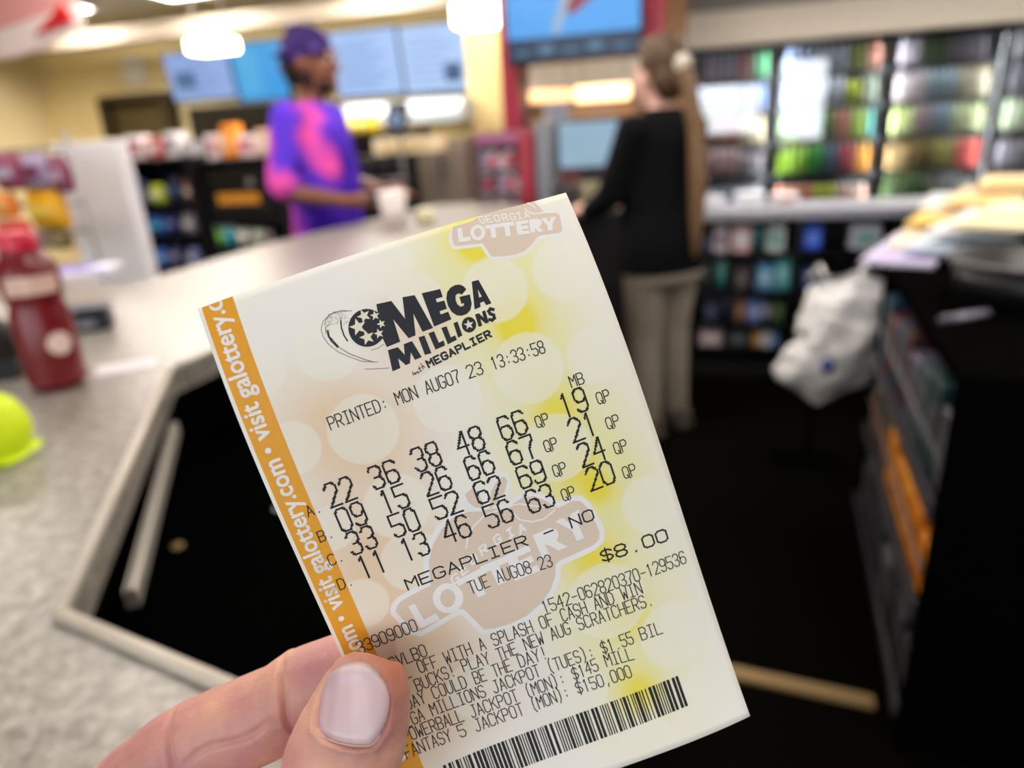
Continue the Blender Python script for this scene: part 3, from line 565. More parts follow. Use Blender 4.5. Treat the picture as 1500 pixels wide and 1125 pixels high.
obj('casing', bx(-w_ / 2 - .02, w_ / 2 + .02, 0, .06, -.02, h_ + .02, .008), M('#16101a', .4), t); pn = obj('display', bx(-w_ / 2, w_ / 2, -.004, 0, h_ * .30, h_), M('#4aa2ee', .3, emit=1.0, var=.06, scale=2), t)
st = obj('price_strip', bx(-w_ / 2, w_ / 2, -.004, 0, 0, h_ * .30), M('#173f66', .3, emit=.5, var=.2, scale=6), t)
for k in range(5): obj('price_text', bx(-w_ * .46 + k * w_ * .19, -w_ * .46 + k * w_ * .19 + w_ * .12, -.006, -.004, h_ * .08, h_ * .13 + h_ * .06 * (k % 2)), M('#6fa6cc', .3, emit=.5), st)
pr = new(); prism(pr, [(-w_ * .05, h_ * .62), (w_ * .0, h_ * .55), (w_ * .38, h_), (w_ * .06, h_)], 0, .003); bmesh.ops.rotate(pr, verts=pr.verts[:], cent=(0, 0, 0), matrix=Matrix(((1, 0, 0), (0, 0, -1), (0, 1, 0)))); bmesh.ops.translate(pr, verts=pr.verts[:], vec=(0, -.004, 0)); obj('red_swoosh', pr, M('#b23848', .3, emit=.6), pn)
pr = new(); prism(pr, [(-w_ * .16, h_ * .34), (-w_ * .10, h_ * .34), (w_ * .04, h_), (-w_ * .04, h_)], 0, .003); bmesh.ops.rotate(pr, verts=pr.verts[:], cent=(0, 0, 0), matrix=Matrix(((1, 0, 0), (0, 0, -1), (0, 1, 0)))); bmesh.ops.translate(pr, verts=pr.verts[:], vec=(0, -.0042, 0)); obj('white_swoosh', pr, M('#b8cfe8', .3, emit=.7), pn)
# what shows through the hatch
a, b, zl, zh = px_box(700, 94, 1000, 124, 6.2); struct('trim_4', bx(a, b, 6.2, 6.3, zl, zh + .02), M('#e6dfd2', .6))
a, b, zl, zh = px_box(700, 160, 1000, 330, 6.4); struct('wall_pantry', bx(a, b, 6.5, 6.6, 0, CEIL), M('#b08a64', .7, var=.2, scale=3))
for x0, y0, x1, y1, c_, pw, lb in ((764, 132, 838, 150, '#ffcf98', 1.5, 'orange-white glowing heat lamp bar at the left of the hatch'), (842, 124, 924, 148, '#ffdca8', 2.6, 'brightest heat lamp bar at the right of the hatch')):
    a, b, zl, zh = px_box(x0, y0, x1, y1, 5.8); w_ = b - a
    t = thing('heat_lamp', lb, 'heat lamp', S((a + b) / 2, 5.8, zl), -TH, 'heat lamp bars in the hatch')
    obj('lamp_tube', bx(-w_ / 2, w_ / 2, -.03, .03, 0, zh - zl, .02), M(c_, .4, emit=pw, var=.02), t); obj('reflector', bx(-w_ / 2, w_ / 2, .03, .12, -.01, zh - zl + .03, .01), M('#b8b0a4', .3, metal=.7), t)
    for s_ in (-1, 1): obj('hanger', tube(new(), [(s_ * w_ * .4, .08, zh - zl), (s_ * w_ * .4, .08, CEIL - zl)], .006, 6), M('#999999', .4), t)
pack('bread_tray', 800, 156, 925, 172, 5.6, '#c8946a', 'tan food tray under the heat lamps', 'tray', None, .2, mark='#d8b08a')
pack('white_box', 796, 152, 832, 180, 5.3, '#dfe6f0', 'bluish white box in the order hatch', 'box', None, .12, mark='#c4d4ec')
# ---------------------------------------------------------------- till counter, register, tobacco rack
TD = 3.25
a, b, _, _ = px_box(690, 300, 890, 340, TD); z_t = .93
t = thing('till_counter', 'dark till counter in front of the woman in black', 'counter', S((a + b) / 2 + .05, TD + .3, 0), -TH); w_ = b - a + .25
obj('counter_body', bx(-w_ / 2, w_ / 2, 0, .6, 0, z_t - .04), M('#1a1a1d', .5), t); obj('worktop', bx(-w_ / 2 - .02, w_ / 2 + .02, -.02, .62, z_t - .04, z_t, .006), M('#2a2a2c', .4), t)
RG = 3.6
a, b, zl, zh = px_box(819, 178, 905, 244, RG); w_, h_ = b - a, zh - zl
t = thing('till_monitor', 'pale blue till monitor on a black base beside the woman', 'monitor', S((a + b) / 2, RG, z_t), -TH)
obj('casing', bx(-w_ / 2 - .012, w_ / 2 + .012, 0, .04, zl - z_t - .012, zh - z_t + .012, .006), M('#1b1b1e', .4), t); obj('display', bx(-w_ / 2, w_ / 2, -.004, 0, zl - z_t, zh - z_t), M('#8fb2c8', .3, emit=.85, var=.15, scale=8), t)
obj('stand', bx(-.05, .05, .04, .10, 0, zl - z_t + .05), M('#141416', .4), t); obj('monitor_base', bx(-w_ * .36, w_ * .4, -.06, .18, 0, .05, .01), M('#141416', .4), t)
pack('receipt_printer', 808, 252, 842, 300, RG - .28, '#17171a', 'black receipt printer beside the till monitor', 'printer', None, .14, mark='#3a3a3c', z0=z_t)
pack('money_pouch', 842, 252, 880, 300, RG - .14, '#8f8468', 'khaki pouch standing by the till monitor', 'pouch', None, .08, 'bag', '#b0a484', z0=z_t)
a, b, zl, zh = px_box(696, 192, 808, 300, RG - .1); w_ = b - a
t = thing('tobacco_rack', 'red sided counter rack of small packs left of the till monitor', 'rack', S((a + b) / 2, RG - .1, z_t), -TH); h_ = zh - z_t
obj('red_post', bx(w_ * .08, w_ * .27, -.01, .25, 0, h_, .006), M('#9c1c34', .4), t); obj('grey_post', bx(w_ * .30, w_ * .5, 0, .25, 0, h_ + .03, .006), M('#7e828a', .4), t)
obj('rack_side', bx(-w_ * .5, -w_ * .47, 0, .25, 0, h_), M('#6a5a62', .4), t); obj('rack_back', bx(-w_ * .5, w_ * .1, .23, .25, 0, h_), M('#2b2228', .5), t); obj('header_panel', bx(-w_ * .5, w_ * .08, 0, .25, h_ * .86, h_), M('#9a5a80', .4), t)
rz_ = [0.01, h_ * .30, h_ * .58]
for z in rz_: obj('rack_shelf', bx(-w_ * .48, w_ * .08, 0, .23, z - .01, z), M('#8a8890', .4), t)
ci = 0; nm_ = ('bottom', 'middle', 'top')
for r, z in enumerate(rz_):
    for k in range(5):
        c_ = [('#c23048', 'red'), ('#d0c8d0', 'whitish'), ('#c23048', 'red'), ('#3a1a22', 'dark maroon'), ('#b89cc0', 'lilac')][(k + r * 2) % 5]
        w1 = w_ * .525 / 5; ph = h_ * .2; pos = S((a + b) / 2 - w_ * .455 + w1 * (k + .5), RG - .1, z_t + z) + DV * .06
        q = thing('small_pack', '%s pack, %s from the red post on the %s shelf of the counter rack' % (c_[1], ('first', 'second', 'third', 'fourth', 'fifth')[4 - k], nm_[r]), 'pack', pos, -TH, 'small packs in the counter rack')
        obj('carton', bx(-w1 * .44, w1 * .44, 0, .04, 0.0005, ph), M(c_[0], .4), q); obj('pack_lid', bx(-w1 * .45, w1 * .45, -.001, .041, ph * .72, ph * 1.01), M(['#e8e0e0', '#8a2030', '#f0e8e8', '#8a3040', '#e0d8e8'][(k + r * 2) % 5], .4), q)
# ---------------------------------------------------------------- things on the checkout counter
def red_bottle():
    p = onz(84, 574, CZ); t = thing('drink_bottle', 'tall red drink bottle with white round emblem standing on the counter', 'bottle', (p.x - .012, p.y + .03, CZ), 0)
    R_, H_ = .040, .235
    RB = M('#6c0614', .3, var=.15, scale=30); prof = [(.030, 0), (.037, .006), (.040, .016), (.0385, .03), (.040, .045), (.040, .115), (.036, .125), (.036, .135), (.040, .145), (.040, .178), (.034, .195), (.024, .206), (.0215, .210)]
    obj('bottle_body', lathe(new(), prof, 36), RB, t)
    obj('ribbed_cap', lathe(new(), [(.024, .206), (.0245, .21), (.0245, .228), (.021, .233), (.012, .235)], 28), M('#c81438', .3), t)
    obj('neck_ring', lathe(new(), [(.0255, .203), (.0265, .205), (.0255, .207)], 28), M('#5a2340', .4), t)
    def patch(name, z0, z1, a0, a1, m, roundp=False):
        bm = new(); n = 18; k = 10; g = []
        for i in range(n + 1):
            for j in range(k + 1):
                u, v = i / n * 2 - 1, j / k * 2 - 1
                if roundp: u, v = u * math.sqrt(max(0, 1 - v * v / 2)), v * math.sqrt(max(0, 1 - u * u / 2))
                an = (a0 + a1) / 2 + (a1 - a0) / 2 * u; g.append(bm.verts.new((.0404 * math.cos(an), .0404 * math.sin(an), (z0 + z1) / 2 + (z1 - z0) / 2 * v)))
        for i in range(n):
            for j in range(k): bm.faces.new((g[i * (k + 1) + j], g[i * (k + 1) + j + 1], g[(i + 1) * (k + 1) + j + 1], g[(i + 1) * (k + 1) + j])).smooth = True
        return obj(name, bm, m, t)
    f_ = math.atan2(-p.y, -p.x)
    tag(patch('wordmark_panel', .148, .174, f_ - .9, f_ + .9, M('#d8b4a8', .5, var=.4, scale=120)), 'pale lettered panel')
    tag(patch('round_emblem', .056, .09, f_ - .42 + .35, f_ + .42 + .35, M('#e2c8c0', .5, var=.2, scale=90), True), 'white round emblem')
    for z in (.012, .02, .034): obj('base_rib', lathe(new(), [(.0402, z), (.041, z + .002), (.0402, z + .004)], 32), M('#7d0a18', .3), t)
    return t
red_bottle()
p = onz(126, 486, CZ)
t = thing('small_dark_case', 'small dark navy case lying on the counter behind the red bottle', 'case', (p.x, p.y + .02, CZ), math.radians(20))
obj('case_body', bx(-.042, .042, -.03, .03, 0, .034, .008), M('#1c2230', .4), t); obj('case_lid', bx(-.043, .043, -.031, .031, .035, .05, .006), M('#262d3e', .4), t); obj('badge_plate', bx(-.015, .015, -.033, -.03, .01, .024), M('#8a8e96', .4), t)
p = onz(112, 402, CZ)
t = thing('leaflet_stack', 'white and violet leaflets lying on the counter below the candy rack', 'leaflets', (p.x + .03, p.y - .03, CZ + .001), math.radians(12))
obj('paper_sheets', bx(-.10, .10, -.08, .08, 0, .02), M('#e6dfe8', .6), t); obj('cover_sheet', bx(-.10, .03, -.05, .075, .02, .0215), M('#6a58b8', .6), t); obj('cover_patch', bx(.05, .095, -.07, -.02, .02, .0214), M('#7a9cd8', .6), t)
p = onz(150, 545, CZ)
tag(obj('receipt_slip', bx(-.045, .045, -.03, .03, 0, .0012), M('#d2d0d6', .6), None, (p.x + .03, p.y + .02, CZ), math.radians(25)), 'pale grey paper slip lying beside the base of the red bottle', 'paper slip')
p = onz(-30, 690, CZ)
t = thing('safety_cap', 'fluorescent yellow-green cap lying at the edge of the counter', 'cap', (p.x - .012, p.y + .045, CZ), math.radians(0))
bm = new(); ellipsoid(bm, (0, 0, .03), (.045, .044, .05)); box(bm, -.043, .043, -.04, .04, -.02, .0); r_ = remesh('cap_crown', bm, M('#d4ec0a', .6, var=.08), t, .003, 4); 
for v in r_.data.vertices: v.co.z = max(v.co.z, 0)
obj('cap_peak', bx(-.03, .03, -.07, -.03, .003, .008, .002), M('#cfe40a', .6), t); obj('cap_badge', bx(.0, .025, -.047, -.04, .02, .035), M('#4a5a12', .5), t)
p = onz(-14, 560, CZ)
t = thing('black_pouch', 'black pouch standing on the counter half out of view behind the yellow-green cap', 'pouch', (p.x - .01, p.y + .03, CZ), .2)
bm = new(); ellipsoid(bm, (0, 0, .05), (.05, .035, .055)); box(bm, -.045, .045, -.03, .03, 0, .03); r_ = remesh('pouch_body', bm, M('#0e0e10', .6), t, .003, 4); 
for v in r_.data.vertices: v.co.z = max(v.co.z, 0)
obj('pouch_flap', bx(-.035, .035, -.037, -.030, .05, .085, .003), M('#161618', .5), t)
# ---------------------------------------------------------------- glass-door drinks coolers
CD = 7.0
bays = [at(x, 150, CD)[0] for x in (975, 1136, 1301, 1466, 1650)]
shz = [at(1200, 106 + 49.5 * k, CD)[1] for k in range(5)]
ctop = at(1220, 57, CD)[1]
t = thing('drinks_cooler', 'long black glass-door drinks cooler full of bottles along the back wall', 'cooler', S((bays[0] + bays[-1]) / 2, CD, 0), -TH); mid = (bays[0] + bays[-1]) / 2
BLK = M('#08080a', .35, spec=.3); X0, X1 = bays[0] - mid, bays[-1] - mid
obj('cooler_body', box(box(box(box(new(), X0 - .05, X1 + .05, .5, .54, 0, ctop + .06), X0 - .05, X0 - .01, .05, .5, 0, ctop + .06), X1 + .01, X1 + .05, .05, .5, 0, ctop + .06), X0 - .05, X1 + .05, .05, .5, ctop + .0, ctop + .06), BLK, t)
obj('plinth', bx(X0 - .05, X1 + .05, .0, .5, 0, .12), BLK, t)
obj('header_panel', bx(X0 - .05, X1 + .05, -.02, .05, ctop, ctop + .07), BLK, t)
def glass():
    m = bpy.data.materials.new('cooler_glass'); m.use_nodes = True; nt = m.node_tree; nt.nodes.remove(nt.nodes['Principled BSDF']); N, Lk = nt.nodes.new, nt.links.new
    tr, gl, mx, fr = N('ShaderNodeBsdfTransparent'), N('ShaderNodeBsdfGlossy'), N('ShaderNodeMixShader'), N('ShaderNodeFresnel')
    tr.inputs[0].default_value = (.95, .97, .97, 1); gl.inputs['Roughness'].default_value = .02; fr.inputs[0].default_value = 2.3
    tc, nz = N('ShaderNodeTexCoord'), N('ShaderNodeTexNoise'); nz.inputs['Scale'].default_value = 1.2; bp = N('ShaderNodeBump'); bp.inputs['Strength'].default_value = .02; Lk(tc.outputs['Object'], nz.inputs['Vector']); Lk(nz.outputs['Fac'], bp.inputs['Height']); Lk(bp.outputs[0], gl.inputs['Normal'])
    Lk(fr.outputs[0], mx.inputs[0]); Lk(tr.outputs[0], mx.inputs[1]); Lk(gl.outputs[0], mx.inputs[2]); Lk(mx.outputs[0], nt.nodes['Material Output'].inputs[0]); return m
GL = glass()
for i in range(4):
    b0_, b1_ = bays[i] - mid, bays[i + 1] - mid
    f = .034; bm = new()
    for q in ((b0_, b0_ + f, .12, ctop), (b1_ - f, b1_, .12, ctop), (b0_ + f, b1_ - f, .12, .17), (b0_ + f, b1_ - f, ctop - .03, ctop)): box(bm, q[0], q[1], 0, .045, q[2], q[3])
    dr = obj('cooler_door', bm, BLK, t); obj('glass_pane', bx(b0_ + f, b1_ - f, .018, .024, .17, ctop - .03), GL, dr)
    obj('handle', tube(new(), [(b0_ + f * 2.2, -.03, .85), (b0_ + f * 2.2, -.03, 1.2)], .01), M('#9a9aa0', .3, metal=.8), dr)
    for z in [shz[-1] - .32] + shz: obj('wire_shelf', bx(b0_ + .03, b1_ - .03, .08, .46, z - .018, z), M('#34363a', .5), t)
    for xx in (b0_ + .017, b1_ - .017): obj('light_strip', bx(xx - .012, xx + .012, .047, .062, .2, ctop - .06), M('#f4f8ff', .4, emit=48.0, var=.01), t)
    
    for z in shz: obj('price_rail', bx(b0_ + .036, b1_ - .036, .064, .07, z - .036, z + .004), M('#5a5c60', .5), t); obj('added_shelf_light', bx(b0_ + .05, b1_ - .05, .072, .084, z - .03, z - .022), M('#f4f8ff', .4, emit=14.0, var=.01), t)  # added strips to brighten the bottles, with a rail hiding them
# bottles and cans: one mesh per colour and kind, every bottle its own object
_bot = {}
def bottle_mesh(kind, hexc, cap):
    k = (kind, hexc, cap)
    if k in _bot: return _bot[k]
    r, H_ = {'bottle': (.0285, .252), 'can': (.027, .20), 'carton': (.027, .24), 'jar': (.029, .19)}[kind]
    if kind == 'bottle': bm = lathe(new(), [(r * .9, 0), (r, .01), (r, .16), (r * .8, .196), (r * .42, .226), (r * .42, .23), (r * .46, .23), (r * .46, H_)], 12, mat=[0, 0, 0, 0, 0, 1, 1, 1])
    elif kind == 'can': bm = lathe(new(), [(r * .8, 0), (r, .012), (r, .185), (r * .82, H_)], 12, mat=[1, 0, 0, 1])
    elif kind == 'jar': bm = lathe(new(), [(r, 0), (r, .15), (r * .85, .16), (r * .85, H_)], 12, mat=[0, 0, 1, 1])
    else: bm = box(box(new(), -r, r, -r, r, 0, H_ * .85, .004), -r * .5, r * .5, -r, r, H_ * .85, H_, 0, 1)
    o = obj(kind, bm, [M(hexc, .35, var=.18, scale=25), M(cap, .4)]); me = o.data; bpy.data.objects.remove(o); _bot[k] = me; return me
DOORN = ('cooler door beside the woman', 'second cooler door', 'third cooler door', 'last cooler door')
ROWN = ('top', 'second', 'third', 'fourth', 'lowest')
RUNS = {  # door: rows of (count, colour name, colour, kind, cap)
 0: [[(2, 'red', '#e84a34', 'bottle', '#b02a20'), (2, 'dark', '#3a2a30', 'bottle', '#6a6a70'), (4, 'lavender', '#c4bcd8', 'bottle', '#e8e4f0'), (2, 'pink', '#c88a90', 'bottle', '#e0d0d0'), (2, 'mint green', '#74c890', 'bottle', '#d0f0dc')],
     [(4, 'ice blue', '#a8c0e8', 'bottle', '#e8f0ff'), (4, 'white', '#e8ecf4', 'bottle', '#b0c4e8'), (4, 'blue-grey', '#8094c0', 'bottle', '#d0dcf0')],
     [(6, 'maroon', '#7c2c28', 'bottle', '#c8b0a0'), (3, 'brick red', '#b84a38', 'bottle', '#a04030'), (3, 'beige', '#d8c8a4', 'bottle', '#a88c60')],
     [(5, 'amber', '#a8803a', 'bottle', '#604818'), (4, 'pale rose', '#c8989a', 'bottle', '#8a5a5c'), (3, 'grey', '#7a7074', 'can', '#c0c0c4')],
     [(6, 'white', '#dfe2e8', 'jar', '#a8b4c8'), (6, 'silver', '#a8acb4', 'can', '#d8d8dc')]],
 1: [[(4, 'pale blue', '#b4c8f4', 'bottle', '#eef2ff'), (4, 'clear white', '#d4dcf4', 'bottle', '#8aa4e0'), (2, 'olive', '#8a9a3c', 'bottle', '#c8d070'), (2, 'salmon', '#c88a74', 'bottle', '#e8c8b8')],
     [(4, 'sky blue', '#9cb8ec', 'bottle', '#f0f4ff'), (4, 'milky white', '#dce2ee', 'bottle', '#b0c0e0'), (2, 'neon yellow', '#d2e018', 'jar', '#e8f050'), (2, 'grey-green', '#8a9480', 'bottle', '#c0c8b8')],
     [(3, 'light green', '#8cc864', 'bottle', '#d8f0c0'), (2, 'frosted', '#cfdcea', 'bottle', '#f0f4fa'), (2, 'green', '#4c8a3c', 'bottle', '#98c858'), (2, 'coral', '#d4806c', 'bottle', '#f0b8a8'), (2, 'lime', '#a4c43c', 'bottle', '#e0f080'), (1, 'teal', '#4c9c98', 'bottle', '#a8dcd8')],
     [(4, 'lime yellow', '#a8d83c', 'bottle', '#e4f488'), (2, 'leaf green', '#48b050', 'bottle', '#90e090'), (2, 'slate blue', '#64788c', 'bottle', '#a8b8c8'), (2, 'crimson', '#c0404c', 'bottle', '#e88088'), (2, 'orange', '#e49828', 'bottle', '#f8d080')],
     [(5, 'coral orange', '#f0805c', 'jar', '#f8b8a0'), (3, 'yellow', '#d8dc20', 'jar', '#f0f070'), (4, 'peach', '#e4b09c', 'jar', '#f4dcd0')]],
 2: [[(3, 'pale lilac', '#b0a8b0', 'bottle', '#e0d8e0'), (3, 'dark green', '#4c6440', 'bottle', '#88a070'), (5, 'smoky grey', '#6c646c', 'bottle', '#a8a0a8')],
     [(4, 'blush', '#d4c4c4', 'carton', '#a89c9c'), (4, 'pale aqua', '#a8bcc4', 'bottle', '#d8e4e8'), (4, 'sand', '#c8bca0', 'carton', '#9c8c6c')],
     [(3, 'pale lime', '#c8d488', 'bottle', '#90a44c'), (2, 'dusty pink', '#b89c98', 'bottle', '#e0c8c4'), (3, 'steel blue', '#8c9cac', 'bottle', '#c4d0dc'), (4, 'pale yellow', '#ccd49c', 'bottle', '#98a860')],
     [(3, 'tan', '#d4b47c', 'carton', '#a48040'), (3, 'brown', '#7c6428', 'bottle', '#b49c50'), (3, 'mustard', '#a89c34', 'bottle', '#d0c878'), (3, 'red', '#cc5048', 'carton', '#f09080')],
     [(6, 'deep green', '#4c6430', 'bottle', '#88a458'), (6, 'stone grey', '#7c7870', 'can', '#b8b4ac')]],
 3: [[(4, 'grey', '#605c60', 'bottle', '#8c888c')], [(4, 'charcoal', '#48484c', 'bottle', '#7c7c80')], [(4, 'pale green', '#b8c4a0', 'bottle', '#d8e0c8')], [(4, 'ash', '#848088', 'can', '#c0bcc4')], [(4, 'dark grey', '#3c3c40', 'can', '#808084')]]}
for d_i, rows_ in RUNS.items():
    b0_, b1_ = bays[d_i] + .07, bays[d_i + 1] - .07
    for r_i, runs in enumerate(rows_):
        ntot = 12; pitch = (b1_ - b0_) / ntot; k = 0
        for n_, cn, hx, kind, cap in runs:
            me = bottle_mesh(kind, hx, cap)
            nm_ = {'bottle': 'drink_bottle', 'can': 'drink_can', 'carton': 'drink_carton', 'jar': 'drink_jar'}[kind]
            lb = '%s %s on the %s shelf behind the %s' % (cn, nm_.replace('_', ' '), ROWN[r_i], DOORN[d_i])
            for _ in range(n_):
                o = bpy.data.objects.new(nm_, me); C.objects.link(o)
                o.location = S(b0_ + pitch * (k + .5), CD + .14, shz[r_i] + .001) ; o.rotation_euler = (0, 0, -TH)
                tag(o, lb, {'bottle': 'bottle', 'can': 'can', 'carton': 'carton', 'jar': 'jar'}[kind], lb.replace('drink ', '')); k += 1
# ---------------------------------------------------------------- low merchandise counter in front of the coolers
MD_ = 3.7
a, b, _, _ = px_box(1012, 300, 1420, 330, MD_); w_ = b - a; zt_ = .90
t = thing('merchandise_counter', 'low black merchandise counter with a pale grey top in front of the coolers', 'counter', S((a + b) / 2, MD_, 0), -TH)
obj('counter_top', bx(-w_ / 2 - .02, w_ / 2 + .02, -.03, .34, zt_ - .055, zt_, .008), M('#9a9da8', .35), t)
obj('back_panel', bx(-w_ / 2, w_ / 2, .30, .32, 0, zt_ - .055), M('#08080a', .6), t); obj('kick_board', bx(-w_ / 2, w_ / 2, .02, .30, 0, .09), M('#050506', .6), t)
xs_ = [at(x, 420, MD_)[0] - (a + b) / 2 for x in (1012, 1164, 1304)] + [w_ / 2]
for x in xs_: obj('divider_panel', bx(x - .012, x + .012, 0, .30, .09, zt_ - .055), M('#08080a', .5), t)
mz = [at(1090, y, MD_)[1] for y in (372, 428, 476, 511, 541)]
for z in mz[:4]: obj('shelf', bx(-w_ / 2 + .012, w_ / 2 - .012, 0, .30, z - .016, z), M('#101014', .5), t)
mi = (a + b) / 2
GOODS = [(0, 1026, 1044, 342, '#23263c', '#5a5e80', 'box', 'dark navy box'), (0, 1046, 1066, 330, '#c9c4d0', '#8a7484', 'box', 'whitish box'), (0, 1072, 1100, 328, '#cfa8a8', '#d8d4dc', 'box', 'pink-topped box'), (0, 1102, 1120, 334, '#3f8288', '#a0ccd0', 'cup', 'teal tub'), (0, 1124, 1150, 330, '#c4d0cc', '#6aa0a0', 'box', 'pale green carton'), (0, 1177, 1204, 328, '#2450cc', '#5c84ec', 'box', 'vivid blue box'), (0, 1246, 1290, 330, '#c8ccd8', '#78a8a8', 'box', 'wide white carton'),
  (1, 1024, 1042, 388, '#4c5a50', '#808c84', 'cup', 'grey-green tub'), (1, 1046, 1066, 384, '#4f9c96', '#a4d4cc', 'cup', 'aqua tub'), (1, 1074, 1100, 390, '#3a3438', '#6c6468', 'box', 'dark grey box'), (1, 1108, 1134, 386, '#4f8ec0', '#a8cce8', 'box', 'light blue box'), (1, 1136, 1158, 376, '#3d9aa4', '#8cccd0', 'box', 'turquoise carton'), (1, 1174, 1196, 392, '#1f3a6a', '#4c6ca0', 'box', 'dark blue box'),
  (2, 1030, 1052, 440, '#22283c', '#4a5474', 'box', 'midnight blue box'), (2, 1054, 1074, 440, '#2c3450', '#6c78a0', 'cup', 'ink blue tub'), (2, 1076, 1092, 436, '#6a4438', '#a47c68', 'box', 'brown box'), (2, 1094, 1116, 440, '#5470b4', '#a8b8e0', 'box', 'cornflower blue box'), (2, 1117, 1131, 446, '#d8dcec', '#98a4c8', 'cup', 'white tub'), (2, 1133, 1148, 440, '#34502c', '#6c8858', 'box', 'forest green box'),
  (3, 1024, 1058, 486, '#c4a8b0', '#e0d8dc', 'box', 'pinkish white carton'), (3, 1066, 1096, 486, '#3c4448', '#6c7478', 'box', 'slate box'), (3, 1102, 1112, 486, '#e09a2c', '#f0c880', 'box', 'thin orange box'), (3, 1113, 1130, 486, '#d4dcf0', '#f0f4ff', 'box', 'bright white box'), (3, 1131, 1141, 486, '#3c7cc4', '#88b8e8', 'box', 'thin blue box')]
RN = ('top', 'second', 'third', 'bottom')
for r_i, x0, x1, y0, c_, mk, kd, nm_ in GOODS:
    pack('goods_tub' if kd == 'cup' else 'goods_box', x0, y0, x1, (372, 428, 476, 511)[r_i], MD_ + .03, c_, '%s on the %s shelf of the low merchandise counter' % (nm_, RN[r_i]), 'tub' if kd == 'cup' else 'box', 'goods on the low counter shelves', .12, kd, mk, z0=mz[r_i])
for x0, x1, y0, c_, mk, lb in ((1030, 1062, 290, '#cfd2da', '#e8eaf0', 'pale grey napkin box on the low counter top'), (1078, 1120, 284, '#dfe6f0', '#f4f8ff', 'bluish white napkin box on the low counter top'), (1132, 1170, 288, '#e4e0e4', '#c8a49c', 'white carton on the low counter top below the second cooler door')):
    pack('napkin_box', x0, y0, x1, 305, MD_ + .1, c_, lb, 'box', 'white boxes on the low counter', .12, mark=mk, z0=zt_)
# ---------------------------------------------------------------- black fixture on the right with papers, tub and bags
e_ = Vector((.449, 1.13, 0)).normalized(); n_ = Vector((e_.y, -e_.x, 0)); F0 = Vector((.80, 1.14, 0)); FA = math.atan2(e_.y, e_.x); FL, FW, FZ = .98, 1.5, .88
t = thing('news_fixture', 'big black display fixture on the right with racked goods on its aisle side', 'display fixture', F0, FA)   # local x runs away down the aisle, local -y to the right
K = M('#050505', .75, spec=0); KD_ = M('#060606', .75, spec=0)
obj('fixture_body', bx(0, FL, -FW, -.14, 0, FZ - .03), K, t); obj('top_panel', bx(-.02, FL + .02, -FW - .02, .0, FZ - .03, FZ, .008), KD_, t)
obj('far_body', bx(FL + .02, 2.3, -FW, -.34, 0, FZ - .03), K, t); obj('far_top_panel', bx(FL + .02, 2.32, -FW - .02, -.32, FZ - .03, FZ, .008), KD_, t)
obj('end_panel', bx(-.02, 0, -FW, 0, 0, FZ - .03), K, t); obj('end_panel', bx(FL, FL + .02, -.3, 0, 0, FZ - .03), K, t)
SHZ = (.10, .36, .60)
for z in SHZ: obj('shelf', bx(0, FL, -.14, .0, z - .015, z), KD_, t); obj('price_rail', bx(0, FL, .0, .008, z - .03, z + .012), M('#3c3b42', .4), t)
obj('wire_guard', tube(tube(new(), [(0, .004, .46), (FL, .004, .46)], .003, 6), [(0, .004, .70), (FL, .004, .70)], .003, 6), M('#6e6e74', .4), t)
PK = {0: [('#27272e', 'charcoal'), ('#3d3d45', 'grey'), ('#1c1c20', 'black'), ('#5f5d63', 'silver'), ('#282830', 'dark slate'), ('#322f36', 'plum grey'), ('#1d1d23', 'ink'), ('#49484c', 'ash')],
      1: [('#dc8416', 'orange'), ('#d57e12', 'deep orange'), ('#de9324', 'bright orange'), ('#d9881d', 'amber'), ('#dc8d1d', 'golden orange'), ('#544833', 'khaki'), ('#3d3936', 'taupe'), ('#5d5751', 'stone')],
      2: [('#3e3d45', 'grey'), ('#153233', 'dark teal'), ('#334444', 'grey-teal'), ('#524e61', 'lilac grey'), ('#3d1318', 'dark red'), ('#1d3d51', 'steel blue'), ('#5f131b', 'red'), ('#1c3e57', 'blue')]}  # shade on the rack face is put into these darkened pack colours
ord_ = ('nearest', 'second', 'third', 'fourth', 'fifth', 'sixth', 'seventh', 'farthest')
for r_i, z in enumerate(SHZ):
    for k in range(8):
        c_, cn = PK[r_i][k]; L_ = FL / 8; hh = (.14, .15, .20)[r_i] * (.85 + .15 * ((k * 5) % 3) / 2)
        pos = F0 + e_ * (L_ * (k + .5)) - Vector((-e_.y, e_.x, 0)) * .065 + Vector((0, 0, z + .0005))
        q = thing('boxed_snack', '%s boxed snack, %s along the %s shelf of the black aisle fixture' % (cn, ord_[k], ('floor-level', 'middle', 'upper')[r_i]), 'box', pos, FA, 'boxed snacks along the black fixture')
        obj('carton', bx(-L_ * .44, L_ * .44, -.055, .055, 0, hh, .006), M(c_, .45, var=.15, scale=20), q); obj('label_panel', bx(-L_ * .28, L_ * .28, .055, .0565, hh * .3, hh * .7), M('#4e4c4c' if r_i != 1 else '#a85c0c', .5), q)
